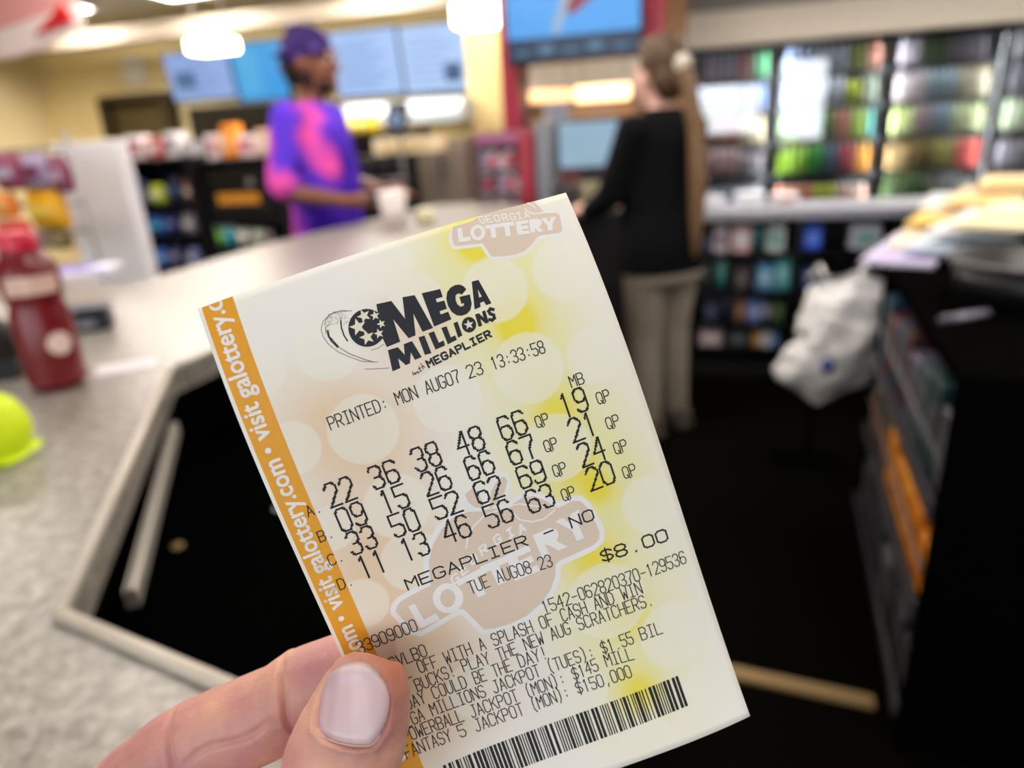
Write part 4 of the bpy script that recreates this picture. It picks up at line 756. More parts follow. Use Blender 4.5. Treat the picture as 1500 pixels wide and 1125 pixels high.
# newspapers and magazines fanned over the top
def sheet(name, c_, label, px_, py_, z, L_, W_, rz, mk, th=.012, curl=.0, cat='magazine', group='papers fanned on the black fixture'):
    p = onz(px_, py_, z); q = thing(name, label, cat, p, rz, group); bm = new(); n = 12; g = []
    for i in range(n + 1):
        u = i / n * 2 - 1; zz = curl * u * u
        g.append([bm.verts.new((u * L_ / 2, s_ * W_ / 2, zz + k_)) for s_ in (-1, 1) for k_ in (0, th)])
    for i in range(n):
        A, B = g[i], g[i + 1]
        for ab in ((0, 1), (3, 2), (1, 3), (2, 0)): bm.faces.new((A[ab[0]], B[ab[0]], B[ab[1]], A[ab[1]]))
    bm.faces.new((g[0][0], g[0][1], g[0][3], g[0][2])); bm.faces.new((g[-1][2], g[-1][3], g[-1][1], g[-1][0]))
    obj('pages', bm, M(c_, .5, var=.2, scale=9), q)
    for f0, f1, cc in mk:
        bm = new(); h = []
        for i in range(7):
            u = (f0 + (f1 - f0) * i / 6) * 2 - 1; h.append([bm.verts.new((u * L_ / 2, s_ * W_ * .38, curl * u * u + th + .0012)) for s_ in (-1, 1)])
        for i in range(6): bm.faces.new((h[i][0], h[i + 1][0], h[i + 1][1], h[i][1])).smooth = True
        obj('cover_picture', bm, M(cc, .45), q)
    return q
PA = math.radians(50)
for nm, c_, lb, px_, py_, z, L_, W_, da, mk in (
    ('newspaper', '#c4bedc', 'lilac-edged newspaper jutting out lowest toward the white bags', 1338, 366, .882, .62, .20, .02, [(.05, .45, '#b4a8d4'), (.5, .9, '#d8d0e0')]),
    ('magazine', '#e6dcc4', 'cream magazine lying on the lilac newspaper', 1372, 346, .897, .60, .22, .06, [(.1, .35, '#e0c8a8'), (.5, .9, '#d8c4b4')]),
    ('newspaper', '#c2d0e0', 'pale blue newspaper lying nearest the black tub', 1420, 350, .912, .62, .24, -.05, [(.2, .8, '#d4deec')]),
    ('magazine', '#e2bc58', 'golden yellow magazine in the middle of the pile', 1392, 318, .927, .56, .22, .03, [(.05, .3, '#f0b030'), (.5, .9, '#e8d8b0')]),
    ('magazine', '#cfd2d2', 'grey-white magazine with a yellow round sticker', 1400, 296, .942, .56, .22, .08, [(.1, .4, '#dfe2e4'), (.55, .9, '#b8c0c4')]),
    ('newspaper', '#dcdfe4', 'white newspaper draped over the middle of the pile', 1452, 328, .957, .60, .24, -.08, [(.1, .5, '#c8d4e4')]),
    ('magazine', '#eccf94', 'tan and peach magazine near the top of the pile', 1448, 290, .972, .60, .24, .0, [(.05, .4, '#f0c060'), (.5, .9, '#e8b8a4')]),
    ('newspaper', '#f0e2b8', 'cream newspaper draped at the right edge of the pile', 1500, 318, .987, .62, .26, -.12, [(.1, .5, '#f2d890')]),
    ('magazine', '#e8d29a', 'straw yellow magazine topmost at the right of the pile', 1490, 268, 1.002, .56, .26, .05, [(.1, .45, '#dcb04c'), (.55, .9, '#f0d8b8')])):
    sheet(nm, c_, lb, px_, py_, z, L_, W_, PA + da, mk, .013)
p = onz(1405, 293, .959); o = obj('round_sticker', lathe(new(), [(.001, 0), (.033, 0), (.033, .002), (.001, .002)], 24), M('#e4ea10', .5), None, p); tag(o, 'fluorescent yellow round sticker on the grey-white magazine', 'sticker')
# black tub standing on the fixture at the right
p = onz(1480, 445, FZ); r = .17
t = thing('black_tub', 'round black plastic tub with a rolled rim standing on the black fixture', 'tub', (p.x + .04, p.y, FZ + .001))
obj('tub_wall', lathe(new(), [(r * .86, 0), (r * .97, .10), (r * .93, .10), (r * .84, .01)], 40), M('#0a0a0b', .4), t)
bm = new(); tube(bm, [(r * math.cos(k * math.pi / 24), r * math.sin(k * math.pi / 24), .10) for k in range(49)], .008, 8, cap=False); obj('rolled_rim', bm, M('#1d1d1f', .35), t)
pq = onz(1415, 468, FZ); t = thing('grey_pen', 'grey marker pen lying on the black fixture beside the tub', 'pen', (pq.x, pq.y, FZ + .008), FA + 2.2)
obj('barrel', tube(new(), [(-.06, 0, 0), (.04, 0, 0)], .008), M('#8c8a96', .4), t); obj('pen_cap', tube(new(), [(.04, 0, 0), (.07, 0, 0)], .0088), M('#5c5a66', .4), t)
# white carrier bags hanging at the far corner
def bag(label, x0, y0, x1, y1, D, seed, mark=True):
    a, b, zl, zh = px_box(x0, y0, x1, y1, D); w_, h_ = b - a, zh - zl
    t = thing('carrier_bag', label, 'carrier bag', S((a + b) / 2, D, zl), -TH, 'white carrier bags'); bm = new(); nu, nv = 40, 44; g = []
    prof = [(0, .34, .43), (.08, .19, .58), (.17, .04, .83), (.26, .0, .88), (.38, .08, .90), (.52, .20, .92), (.68, .21, .95), (.84, .24, 1.0), (1.0, .30, .97)]
    for j in range(nv + 1):
        v = j / nv; ring = []
        lft, rgt = interp([p[0] for p in prof], [p[1] for p in prof], v) * w_ - w_ / 2, interp([p[0] for p in prof], [p[2] for p in prof], v) * w_ - w_ / 2
        wid, cxo = (rgt - lft) / 2, (rgt + lft) / 2; dep = .085 * math.sin(math.pi * (.08 + .8 * v)) + .012
        for k in range(nu):
            an = 2 * math.pi * k / nu; x, y = cxo + wid * math.cos(an), dep * math.sin(an); z = v * h_ - (.035 * abs(math.cos(an)) if v > .9 else 0)
            q = Vector((x, y, z)); nn = mnoise.noise(q * 14 + Vector((seed, 0, 0))) * .016 + mnoise.noise(q * 38 + Vector((0, seed, 0))) * .008 + abs(mnoise.noise(Vector((an * 2.2, v * .9, seed)))) * .016
            ring.append(bm.verts.new((x + nn * math.cos(an), y + nn * math.sin(an) * 1.4, z)))
        g.append(ring)
    for j in range(nv):
        for k in range(nu): bm.faces.new((g[j][k], g[j][(k + 1) % nu], g[j + 1][(k + 1) % nu], g[j + 1][k])).smooth = True
    bm.faces.new(g[0][::-1]); obj('bag_sack', bm, M('#f6f5f5', .4, var=.02, scale=8), t)
    for s_ in (-1, 1): obj('bag_handle', tube(new(), [(s_ * w_ * .12, -.02, h_ * .96), (s_ * w_ * .18, 0, h_ * 1.06), (s_ * w_ * .26, .02, h_ * .96)], .009, 8), M('#f0eeee', .5), t)
    if mark:
        bm = new(); bmesh.ops.create_icosphere(bm, subdivisions=2, radius=1, matrix=Matrix.Translation((-.03, -.095, h_ * .36)) @ Matrix.Diagonal((.022, .012, .03, 1))); obj('printed_mark', bm, M('#4a58b0', .5), t)
        bm = new(); bmesh.ops.create_icosphere(bm, subdivisions=2, radius=1, matrix=Matrix.Translation((.06, -.085, h_ * .56)) @ Matrix.Diagonal((.012, .010, .025, 1))); obj('printed_mark', bm, M('#5c5456', .5), t)
    return t
bag('large white crumpled carrier bag with a blue mark hanging by the black fixture', 1136, 402, 1312, 588, 2.55, 3.0)
hp_ = S(at(1225, 398, 2.55)[0], 2.6, at(1225, 398, 2.55)[1] + .03)
t = thing('bag_stand', 'thin black bag stand holding the white carrier bag at the end of the fixture', 'bag stand', (hp_.x, hp_.y, 0), -TH)
obj('stand_post', tube(new(), [(0, .14, 0), (0, .14, hp_.z + .02)], .01), K, t); obj('hook_arm', tube(new(), [(-.1, .14, hp_.z + .01), (.1, .14, hp_.z + .01)], .007), K, t); obj('stand_foot', bx(-.14, .14, .06, .2, 0, .015), K, t)
for s_ in (-1, 1): obj('hook_arm', tube(new(), [(s_ * .05, .14, hp_.z + .01), (s_ * .05, -.03, hp_.z + .01)], .006), K, t)
# ---------------------------------------------------------------- the lottery ticket
TR=[[0.941717, 0.320733, -0.101486], [-0.334195, 0.926469, -0.173115], [0.0385, 0.196941, 0.979659]]
TT=[-0.004894, 0.028211, 0.148387]
TC=[0.014226, -0.106963, 0.054036, 0.224346, -0.043451, 0.072569, -0.152931]
TH_U=1.57642
TB_U=0.08571
LINES=[('PRINTED: MON AUG07 23 13:33:58', [(0, 16.19, 32.34),(9, 30.79, 32.28),(13, 37.31, 32.19),(19, 46.71, 32.08),(22, 52.16, 32.13),(30, 64.36, 32.45)], 2.67, 1),('MB', [(0, 66.87, 41.53),(2, 70.33, 41.65)], 2.46, 1),('QP', [(0, 71.34, 47.15),(2, 74.65, 47.2)], 2.5, 1),('QP', [(0, 71.54, 53.11),(2, 74.86, 53.18)], 2.53, 1),('QP', [(0, 71.44, 59.0),(2, 74.76, 59.08)], 2.57, 1),('QP', [(0, 71.62, 64.95),(2, 74.95, 65.05)], 2.61, 1),('QP', [(0, 56.93, 47.18),(2, 60.1, 47.17)], 2.48, 1),('QP', [(0, 56.99, 52.91),(2, 60.17, 52.9)], 2.52, 1),('QP', [(0, 57.06, 58.8),(2, 60.26, 58.79)], 2.56, 1),('QP', [(0, 57.14, 64.65),(2, 60.36, 64.64)], 2.6, 1),('22', [(0, 10.17, 47.97),(2, 16.69, 47.97)], 5.15, 2),('36', [(0, 19.86, 47.72),(2, 26.38, 47.72)], 5.15, 2),('38', [(0, 29.55, 47.23),(2, 36.07, 47.23)], 5.15, 2),('48', [(0, 39.25, 47.23),(2, 45.76, 47.23)], 5.15, 2),('66', [(0, 48.94, 47.23),(2, 55.46, 47.23)], 5.15, 2),('19', [(0, 63.14, 47.31),(2, 69.66, 47.31)], 5.15, 2),('09', [(0, 10.32, 53.79),(2, 16.83, 53.79)], 5.15, 2),('15', [(0, 20.01, 53.55),(2, 26.53, 53.55)], 5.15, 2),('26', [(0, 29.7, 53.05),(2, 36.22, 53.05)], 5.15, 2),('66', [(0, 39.39, 53.05),(2, 45.91, 53.05)], 5.15, 2),('67', [(0, 49.09, 53.05),(2, 55.6, 53.05)], 5.15, 2),('21', [(0, 63.29, 53.14),(2, 69.81, 53.14)], 5.15, 2),('33', [(0, 10.46, 59.61),(2, 16.98, 59.61)], 5.15, 2),('50', [(0, 20.16, 59.37),(2, 26.67, 59.37)], 5.15, 2),('52', [(0, 29.85, 58.88),(2, 36.37, 58.88)], 5.15, 2),('62', [(0, 39.54, 58.88),(2, 46.06, 58.88)], 5.15, 2),('69', [(0, 49.23, 58.88),(2, 55.75, 58.88)], 5.15, 2),('24', [(0, 63.44, 58.96),(2, 69.95, 58.96)], 5.15, 2),('11', [(0, 10.61, 65.48),(2, 17.13, 65.48)], 5.15, 2),('13', [(0, 20.3, 65.23),(2, 26.82, 65.23)], 5.15, 2),('46', [(0, 30.0, 64.74),(2, 36.51, 64.74)], 5.15, 2),('56', [(0, 39.69, 64.74),(2, 46.21, 64.74)], 5.15, 2),('63', [(0, 49.38, 64.74),(2, 55.9, 64.74)], 5.15, 2),('20', [(0, 63.58, 64.82),(2, 70.1, 64.82)], 5.15, 2),('A.', [(0, 5.34, 47.92),(2, 8.79, 47.79)], 2.31, 1),('B.', [(0, 5.52, 54.07),(2, 9.01, 53.95)], 2.36, 1),('C.', [(0, 5.51, 59.83),(2, 9.03, 59.73)], 2.41, 1),('D.', [(0, 5.29, 65.82),(2, 8.85, 65.72)], 2.46, 1),('MEGAPLIER - NO', [(0, 18.46, 71.62),(9, 47.14, 71.4),(12, 56.85, 71.16),(14, 62.88, 71.07)], 2.49, 1.5),('TUE AUG08 23', [(0, 30.94, 77.81),(4, 37.57, 77.43),(12, 50.54, 78.11)], 2.95, 1),('$8.00', [(0, 60.95, 81.39),(5, 77.47, 82.33)], 2.79, 1.6),('1542-062820370-129536', [(0, 44.75, 88.26),(5, 53.44, 88.15),(21, 79.64, 89.12)], 2.99, 1),('33909000', [(0, 3.69, 81.55),(8, 17.58, 81.52)], 2.9, 1),('06VLBO', [(0, 6.88, 88.16),(6, 17.44, 88.06)], 2.92, 1),('COOL OFF WITH A SPLASH OF CASH AND WIN', [(2, 8.8, 91.6),(5, 14.11, 91.43),(9, 20.24, 91.76),(14, 28.53, 91.63),(16, 31.66, 91.61),(23, 43.06, 91.57),(26, 48.16, 91.58),(31, 55.98, 91.57),(35, 62.61, 91.73),(38, 67.74, 91.85)], 3.01, 1),('BIG BUCKS! PLAY THE NEW AUG SCRATCHERS.', [(2, 8.51, 95.44),(4, 12.04, 95.48),(11, 23.27, 95.0),(16, 31.52, 95.45),(20, 38.09, 95.23),(24, 44.47, 95.05),(28, 50.97, 94.92),(39, 69.23, 95.36)], 3.02, 1),('TODAY COULD BE THE DAY!', [(2, 8.44, 98.79),(6, 14.86, 98.71),(12, 24.72, 98.88),(15, 29.24, 98.9),(19, 35.53, 98.7),(23, 42.55, 98.77)], 3.02, 1),('MEGA MILLIONS JACKPOT (TUES): $1.55 BIL', [(1, 6.85, 102.64),(5, 13.11, 102.35),(14, 27.95, 102.59),(22, 41.26, 102.32),(30, 54.28, 102.37),(36, 63.71, 102.5),(39, 69.22, 102.72)], 3.01, 1),('POWERBALL JACKPOT (MON): $145 MILL', [(0, 5.35, 105.79),(10, 21.18, 106.32),(18, 34.56, 106.31),(25, 46.06, 106.06),(30, 54.14, 105.54),(34, 61.0, 106.17)], 2.99, 1),('FANTASY 5 JACKPOT (MON): $150,000', [(0, 4.34, 109.46),(8, 17.11, 109.75),(10, 21.03, 109.84),(18, 34.73, 109.86),(25, 45.81, 109.52),(33, 59.24, 109.95)], 2.98, 1)]
LOGO=[[(33.71,10.98),(36.87,11.34),(38.32,15.8),(39.31,11.36),(41.83,11.77),(43.18,19.55),(40.85,19.58),(40.3,15.36),(39.23,19.79),(37.66,19.87),(35.98,15.12),(35.8,19.98),(32.82,20.12),(32.58,17.86)],[(43.36,11.88),(47.33,12.28),(47.27,14.05),(45.75,13.95),(45.75,14.74),(47.34,14.86),(47.26,16.69),(45.63,16.69),(45.66,17.41),(47.31,17.35),(47.41,19.09),(43.49,19.35)],[(52.53,14.13),(52.18,13.29),(51.47,12.69),(50.53,12.51),(49.45,12.72),(48.5,13.4),(47.86,14.61),(47.68,16.12),(47.99,17.65),(48.75,18.7),(49.75,19.12),(50.9,19.1),(51.87,18.58),(52.59,17.39),(52.87,15.4),(50.58,15.19),(50.52,16.75),(51.1,16.73),(50.85,17.22),(50.13,17.25),(49.67,16.52),(49.63,15.51),(49.95,14.61),(50.57,14.4),(51.06,14.64),(51.16,14.96)],[(54.18,12.96),(55.65,13.07),(56.59,18.71),(55.36,18.71),(55.18,17.79),(54.3,17.84),(54.15,18.65),(52.73,18.8)],[(32.8,20.77),(34.94,20.9),(35.75,22.86),(36.3,20.71),(38.12,20.66),(38.92,24.49),(37.41,24.58),(37.09,22.84),(36.17,24.9),(35.25,24.97),(34.21,23.11),(33.97,25.16),(32.21,25.26)],[(39.63,20.38),(40.96,20.44),(41.09,24.41),(39.68,24.3)],[(41.88,20.27),(43.12,20.25),(43.28,22.85),(44.41,22.74),(44.29,23.85),(42.14,24.0)],[(44.8,20.11),(45.98,20.13),(46.0,22.63),(47.03,22.57),(47.04,23.55),(44.94,23.81)],[(47.54,20.01),(48.47,19.97),(48.46,23.08),(47.43,23.23)],[(52.45,19.78),(53.31,19.79),(53.95,21.02),(54.06,19.7),(54.79,19.67),(54.69,22.35),(53.96,22.38),(53.21,21.05),(53.12,22.52),(52.32,22.52)],[(51.97,21.92),(51.81,22.25),(51.58,22.54),(51.31,22.77),(50.99,22.93),(50.65,23.02),(50.31,23.03),(49.97,22.96),(49.67,22.8),(49.4,22.58),(49.2,22.3),(49.06,21.98),(48.99,21.63),(49.0,21.26),(49.09,20.91),(49.25,20.57),(49.47,20.28),(49.75,20.05),(50.06,19.89),(50.4,19.8),(50.75,19.79),(51.08,19.86),(51.39,20.01),(51.65,20.23),(51.86,20.51),(52.0,20.84),(52.06,21.19),(52.05,21.56)],[(33.89,16.26),(33.68,16.74),(33.42,17.18),(33.11,17.59),(32.75,17.95),(32.34,18.27),(31.9,18.52),(31.43,18.71),(30.95,18.85),(30.45,18.91),(29.95,18.91),(29.46,18.84),(28.98,18.7),(28.52,18.5),(28.1,18.25),(27.71,17.93),(27.37,17.57),(27.07,17.16),(26.84,16.72),(26.66,16.25),(26.54,15.76),(26.49,15.25),(26.5,14.74),(26.57,14.23),(26.71,13.74),(26.91,13.26),(27.16,12.82),(27.47,12.41),(27.83,12.05),(28.23,11.74),(28.66,11.48),(29.12,11.28),(29.61,11.14),(30.1,11.08),(30.6,11.07),(31.1,11.14),(31.58,11.27),(32.04,11.47),(32.47,11.72),(32.86,12.04),(33.21,12.4),(33.51,12.81),(33.75,13.26),(33.93,13.73),(34.05,14.23),(34.11,14.74),(34.1,15.26),(34.03,15.77)]]
STARS=[[(29.09,12.21),(30.1,12.0),(30.31,10.98),(30.81,11.89),(31.84,11.77),(31.14,12.54),(31.56,13.49),(30.62,13.06),(29.86,13.76),(29.98,12.73)],[(31.74,12.68),(32.48,12.74),(32.82,12.07),(32.99,12.8),(33.72,12.92),(33.08,13.32),(33.19,14.06),(32.63,13.57),(31.97,13.9),(32.25,13.21)],[(32.44,14.96),(33.1,14.88),(33.3,14.24),(33.57,14.85),(34.23,14.83),(33.74,15.29),(33.95,15.92),(33.38,15.59),(32.85,15.99),(32.99,15.34)],[(31.21,16.56),(31.96,16.55),(32.25,15.84),(32.49,16.56),(33.25,16.61),(32.64,17.07),(32.83,17.81),(32.21,17.38),(31.56,17.78),(31.79,17.05)],[(28.14,16.35),(29.28,16.28),(29.68,15.19),(30.09,16.27),(31.24,16.31),(30.34,17.04),(30.65,18.16),(29.69,17.53),(28.74,18.18),(29.04,17.06)],[(26.93,13.6),(28.21,13.57),(28.69,12.36),(29.11,13.58),(30.39,13.67),(29.36,14.46),(29.67,15.72),(28.62,14.98),(27.53,15.67),(27.91,14.43)],[(49.5,20.91),(50.28,20.97),(50.65,20.29),(50.82,21.04),(51.59,21.18),(50.92,21.58),(51.03,22.35),(50.44,21.84),(49.73,22.18),(50.04,21.47)],[(54.82,14.99),(55.13,16.66),(54.52,16.71)]]
SSTROKE=[(56.49,20.07),(55.97,19.74),(55.43,20.1),(55.57,20.73),(56.16,21.22),(56.13,21.87),(55.49,22.13),(55.03,21.83)]
SWOOSH=[(0.1,[(28.49,10.63),(26.43,9.84),(24.11,9.87),(22.31,10.77),(21.39,12.25),(21.36,13.9),(21.85,15.6),(23.14,17.73),(24.98,19.5),(27.1,21.25),(30.02,22.37)]),(0.4,[(22.58,12.94),(22.41,14.0),(22.67,15.2),(23.37,16.7)]),(0.28,[(25.75,11.84),(25.4,13.25),(25.37,14.91),(25.67,16.2)]),(0.13,[(22.77,14.54),(23.69,16.95),(25.2,18.89),(27.73,21.05),(29.26,22.16)]),(0.1,[(27.06,22.91),(29.55,23.7),(31.81,24.35)]),(0.13,[(23.3,11.81),(22.41,12.05),(22.1,13.33)]),(0.08,[(27.61,10.39),(25.25,9.71),(23.08,10.48),(22.31,11.74)]),(0.1,[(29.62,19.63),(31.1,19.74),(32.35,19.34)])]
DOTS=[(25.12,11.67),(24.09,10.73),(26.53,12.72),(25.96,10.7),(25.8,11.56),(24.03,10.43),(23.89,11.19),(25.1,10.05),(25.02,11.85),(24.42,10.0),(24.16,12.0),(27.12,12.27),(26.62,12.6),(24.87,9.77),(25.73,11.44),(24.67,10.1),(24.66,10.81),(24.19,10.12),(24.55,11.91),(25.66,10.61),(24.08,10.56),(23.97,9.78),(25.5,9.98),(25.11,10.65),(25.81,12.02),(25.78,11.85),(24.33,11.27),(24.26,10.97),(24.31,10.61),(25.82,11.74),(26.13,11.34),(25.9,10.06),(23.31,10.58),(23.22,11.71),(25.87,11.44),(26.24,10.76),(26.74,12.62),(26.13,11.36),(26.43,12.24),(25.44,12.38),(25.81,10.91),(25.58,10.33),(23.44,11.13),(25.96,12.74),(26.66,11.72),(23.18,10.35),(26.79,12.49),(25.04,10.9),(24.05,9.74),(22.75,11.37),(26.04,10.33),(25.07,9.72),(23.52,11.17),(25.79,11.23),(23.89,11.07),(27.24,11.61),(22.73,11.56),(24.95,11.99),(23.76,9.88),(25.6,12.39),(24.72,9.64),(26.94,11.08),(26.49,10.54),(25.66,12.25),(26.25,11.04),(26.44,10.46),(24.28,10.53),(26.56,12.44),(23.93,9.88),(26.17,12.79),(26.0,11.32),(23.79,11.57),(23.46,11.45),(26.85,11.12),(24.11,10.5),(25.61,10.04),(26.6,11.68),(26.58,10.78),(27.0,12.45),(23.94,11.96),(25.69,12.26),(26.37,10.92),(25.45,10.17),(27.28,11.82),(25.36,9.86),(26.9,11.52),(25.63,9.99),(23.66,10.36),(24.98,11.25),(25.74,10.9),(25.92,10.34),(23.76,11.46),(23.9,10.57),(25.19,10.09),(25.63,12.1),(25.25,11.68),(24.97,9.68),(24.9,10.61),(25.84,10.24),(23.53,11.42),(24.06,10.42),(23.25,10.99),(25.28,11.44),(26.41,10.23),(23.68,11.98),(27.27,11.76),(26.04,11.77),(24.59,11.92),(23.26,11.37),(22.63,11.25),(25.93,11.18),(25.9,11.22),(24.77,12.02),(23.56,11.69),(24.75,9.63),(26.14,11.17),(26.18,11.36),(25.14,10.83),(23.74,11.75),(25.59,12.07),(26.69,12.67),(25.03,11.23),(23.06,11.1),(23.53,10.6),(25.58,11.19),(25.62,12.08),(25.61,11.45),(25.73,11.4),(25.0,12.1),(24.81,11.05),(26.32,10.27),(25.11,9.89),(23.98,9.83),(25.08,11.25),(26.58,11.53),(26.98,11.4),(26.15,11.58),(25.85,10.64),(26.85,12.46),(23.4,10.56),(23.94,11.35),(22.72,10.94),(25.2,11.77),(24.91,12.27),(24.29,10.99),(22.95,10.45),(24.26,12.17),(23.45,11.13),(25.24,11.2),(25.34,9.69)]
MEGAP=[(39.45,27.04),(54.54,25.28)]
WITH=[[(36.06,26.73),(36.0,27.38),(36.48,27.07),(36.46,27.48),(37.0,26.98)],[(36.97,27.06),(37.11,27.42),(37.43,27.13)],[(37.66,26.13),(37.69,27.23),(37.94,27.13)],[(37.37,26.6),(38.06,26.54)],[(38.3,25.63),(38.36,26.96)],[(38.31,26.5),(38.59,26.31),(38.72,26.72)]]
WM=[(14.31,75.39),(14.94,74.35),(16.17,73.57),(17.98,73.22),(23.47,72.51),(24.27,69.68),(25.03,67.04),(27.12,63.87),(30.13,61.09),(33.37,59.5),(36.75,59.38),(39.75,60.36),(41.74,60.42),(43.44,61.32),(44.63,61.77),(46.52,61.18),(49.08,60.57),(51.56,61.24),(53.61,63.2),(55.5,65.71),(59.06,65.32),(60.58,65.92),(61.44,67.5),(62.35,72.18),(62.5,74.42),(61.82,75.97),(60.17,76.77),(52.0,77.41),(50.96,77.93),(49.95,80.5),(48.05,83.12),(45.21,85.4),(41.14,87.23),(36.77,87.81),(33.06,87.51),(30.95,86.96),(28.28,80.55),(27.3,80.16),(17.64,82.03),(16.15,80.85)]
LEAF=[[(37.48,55.44),(39.38,54.76),(40.3,56.87),(40.56,59.96),(38.55,59.01),(37.61,57.42)],[(41.44,60.3),(42.98,56.84),(45.17,54.88),(46.76,54.61),(47.04,55.94),(45.54,58.16),(42.9,59.97)]]
LEAFLINE=[[(46.11,61.38),(48.01,61.75),(50.84,63.38),(54.8,65.26)],[(45.82,63.23),(46.83,65.22),(49.09,66.56),(51.69,66.92),(54.79,65.79)],[(33.66,67.18),(34.86,64.74),(36.82,62.98),(39.66,61.57),(42.06,61.43),(46.06,61.54)]]
WMLET=[[(17.2,75.33),(18.75,75.24),(19.34,79.65),(22.25,79.16),(22.6,81.01),(17.88,81.31)],[(28.85,73.57),(35.46,72.66),(35.46,74.14),(33.49,74.41),(34.11,79.02),(32.18,79.13),(31.86,74.51),(29.13,74.99)],[(35.07,72.32),(41.14,71.99),(41.24,73.5),(39.01,73.74),(39.24,77.84),(37.3,78.02),(36.95,73.98),(35.1,74.18)],[(41.18,71.86),(46.65,71.3),(46.79,72.93),(43.46,73.18),(43.54,74.25),(46.55,73.94),(46.63,75.44),(43.74,75.69),(43.84,76.83),(46.97,76.49),(47.14,78.04),(41.18,78.41)],[(48.26,69.56),(52.27,69.3),(53.68,70.21),(53.71,71.67),(52.83,72.79),(54.69,74.97),(52.59,75.07),(50.59,72.83),(50.14,72.84),(50.44,75.34),(48.61,75.36)],[(53.95,68.34),(55.88,68.19),(56.81,70.06),(57.67,67.99),(59.84,67.66),(58.61,70.88),(58.78,74.39),(57.06,74.37),(56.79,71.72)]]
WMO=[[(29.13,78.07),(28.78,78.79),(28.3,79.42),(27.69,79.91),(27.0,80.25),(26.26,80.42),(25.51,80.4),(24.78,80.2),(24.11,79.83),(23.54,79.31),(23.1,78.66),(22.8,77.92),(22.66,77.12),(22.69,76.31),(22.88,75.53),(23.23,74.81),(23.72,74.2),(24.32,73.71),(25.0,73.38),(25.74,73.22),(26.48,73.24),(27.21,73.43),(27.87,73.8),(28.44,74.31),(28.89,74.95),(29.2,75.68),(29.34,76.47),(29.32,77.28)],[(27.46,77.4),(27.22,77.9),(26.88,78.33),(26.49,78.66),(26.05,78.85),(25.6,78.9),(25.17,78.81),(24.8,78.58),(24.5,78.22),(24.3,77.76),(24.2,77.24),(24.23,76.69),(24.36,76.14),(24.61,75.64),(24.94,75.21),(25.33,74.89),(25.77,74.7),(26.21,74.64),(26.64,74.74),(27.01,74.97),(27.31,75.32),(27.52,75.77),(27.61,76.29),(27.59,76.85)]]
GEO=[('G',28.97,73.25),('E',31.5,71.84),('O',34.24,70.33),('R',37.06,69.05),('G',40.67,67.9),('I',43.8,67.48),('A',46.49,67.43)]
WM2=[(54.38,0.25),(57.59,0.31),(58.87,0.28),(59.84,-0.08),(61.39,-0.25),(73.69,0.1),(74.36,1.53),(74.93,2.93),(73.29,3.03),(77.66,4.14),(78.24,4.88),(77.45,8.5),(76.84,8.87),(71.74,8.03),(70.92,8.42),(69.4,9.47),(67.33,10.31),(65.12,10.44),(62.74,9.97),(60.07,9.19),(59.23,5.73),(53.51,4.53),(53.17,3.88),(53.47,2.25)]
WM2LET=[[(55.16,0.8),(56.06,0.96),(55.74,3.18),(57.2,3.49),(57.02,4.41),(54.46,3.88)],[(61.1,2.02),(64.5,2.67),(64.29,3.5),(63.09,3.27),(62.61,5.45),(61.51,5.24),(61.99,3.08),(60.89,2.9)],[(64.42,2.58),(67.55,3.21),(67.34,4.04),(66.22,3.84),(65.72,6.03),(64.61,5.82),(65.1,3.65),(64.24,3.48)],[(67.88,3.31),(70.75,3.77),(70.56,4.55),(68.91,4.25),(68.82,4.74),(70.28,4.98),(70.1,5.71),(68.69,5.48),(68.6,5.9),(70.14,6.17),(69.97,6.9),(67.21,6.38)],[(70.97,3.77),(73.07,4.16),(73.66,4.92),(73.29,5.83),(72.49,6.14),(73.23,7.39),(71.97,7.16),(71.52,6.05),(71.26,6.98),(70.22,6.82)],[(73.67,4.35),(74.95,4.56),(75.21,5.86),(76.13,4.77),(77.3,5.01),(75.61,6.56),(75.36,7.72),(74.19,7.51),(74.5,6.32)]]
WM2O=[[(60.66,3.64),(60.48,4.01),(60.24,4.33),(59.94,4.58),(59.6,4.77),(59.23,4.87),(58.86,4.89),(58.5,4.81),(58.18,4.66),(57.9,4.43),(57.68,4.13),(57.53,3.79),(57.46,3.41),(57.47,3.02),(57.57,2.63),(57.74,2.26),(57.98,1.94),(58.28,1.68),(58.62,1.49),(58.99,1.38),(59.36,1.36),(59.72,1.43),(60.05,1.59),(60.33,1.82),(60.56,2.12),(60.7,2.47),(60.77,2.86),(60.76,3.25)],[(59.86,3.38),(59.75,3.63),(59.59,3.84),(59.39,4.0),(59.18,4.11),(58.96,4.15),(58.76,4.11),(58.57,4.02),(58.43,3.86),(58.33,3.65),(58.28,3.41),(58.29,3.15),(58.36,2.89),(58.47,2.64),(58.63,2.43),(58.83,2.26),(59.04,2.16),(59.26,2.12),(59.46,2.15),(59.65,2.25),(59.79,2.4),(59.89,2.61),(59.94,2.86),(59.93,3.12)]]
GEO2=[('G',60.99,0.57),('E',62.48,0.87),('O',64.18,1.21),('R',65.98,1.61),('G',67.69,2.0),('I',69.25,2.22),('A',70.8,2.52)]
LEAF2LINE=[[(72.27,-0.05),(73.18,1.06),(73.42,1.6)],[(71.13,1.12),(71.6,2.2),(72.68,2.88),(74.37,3.18)]]
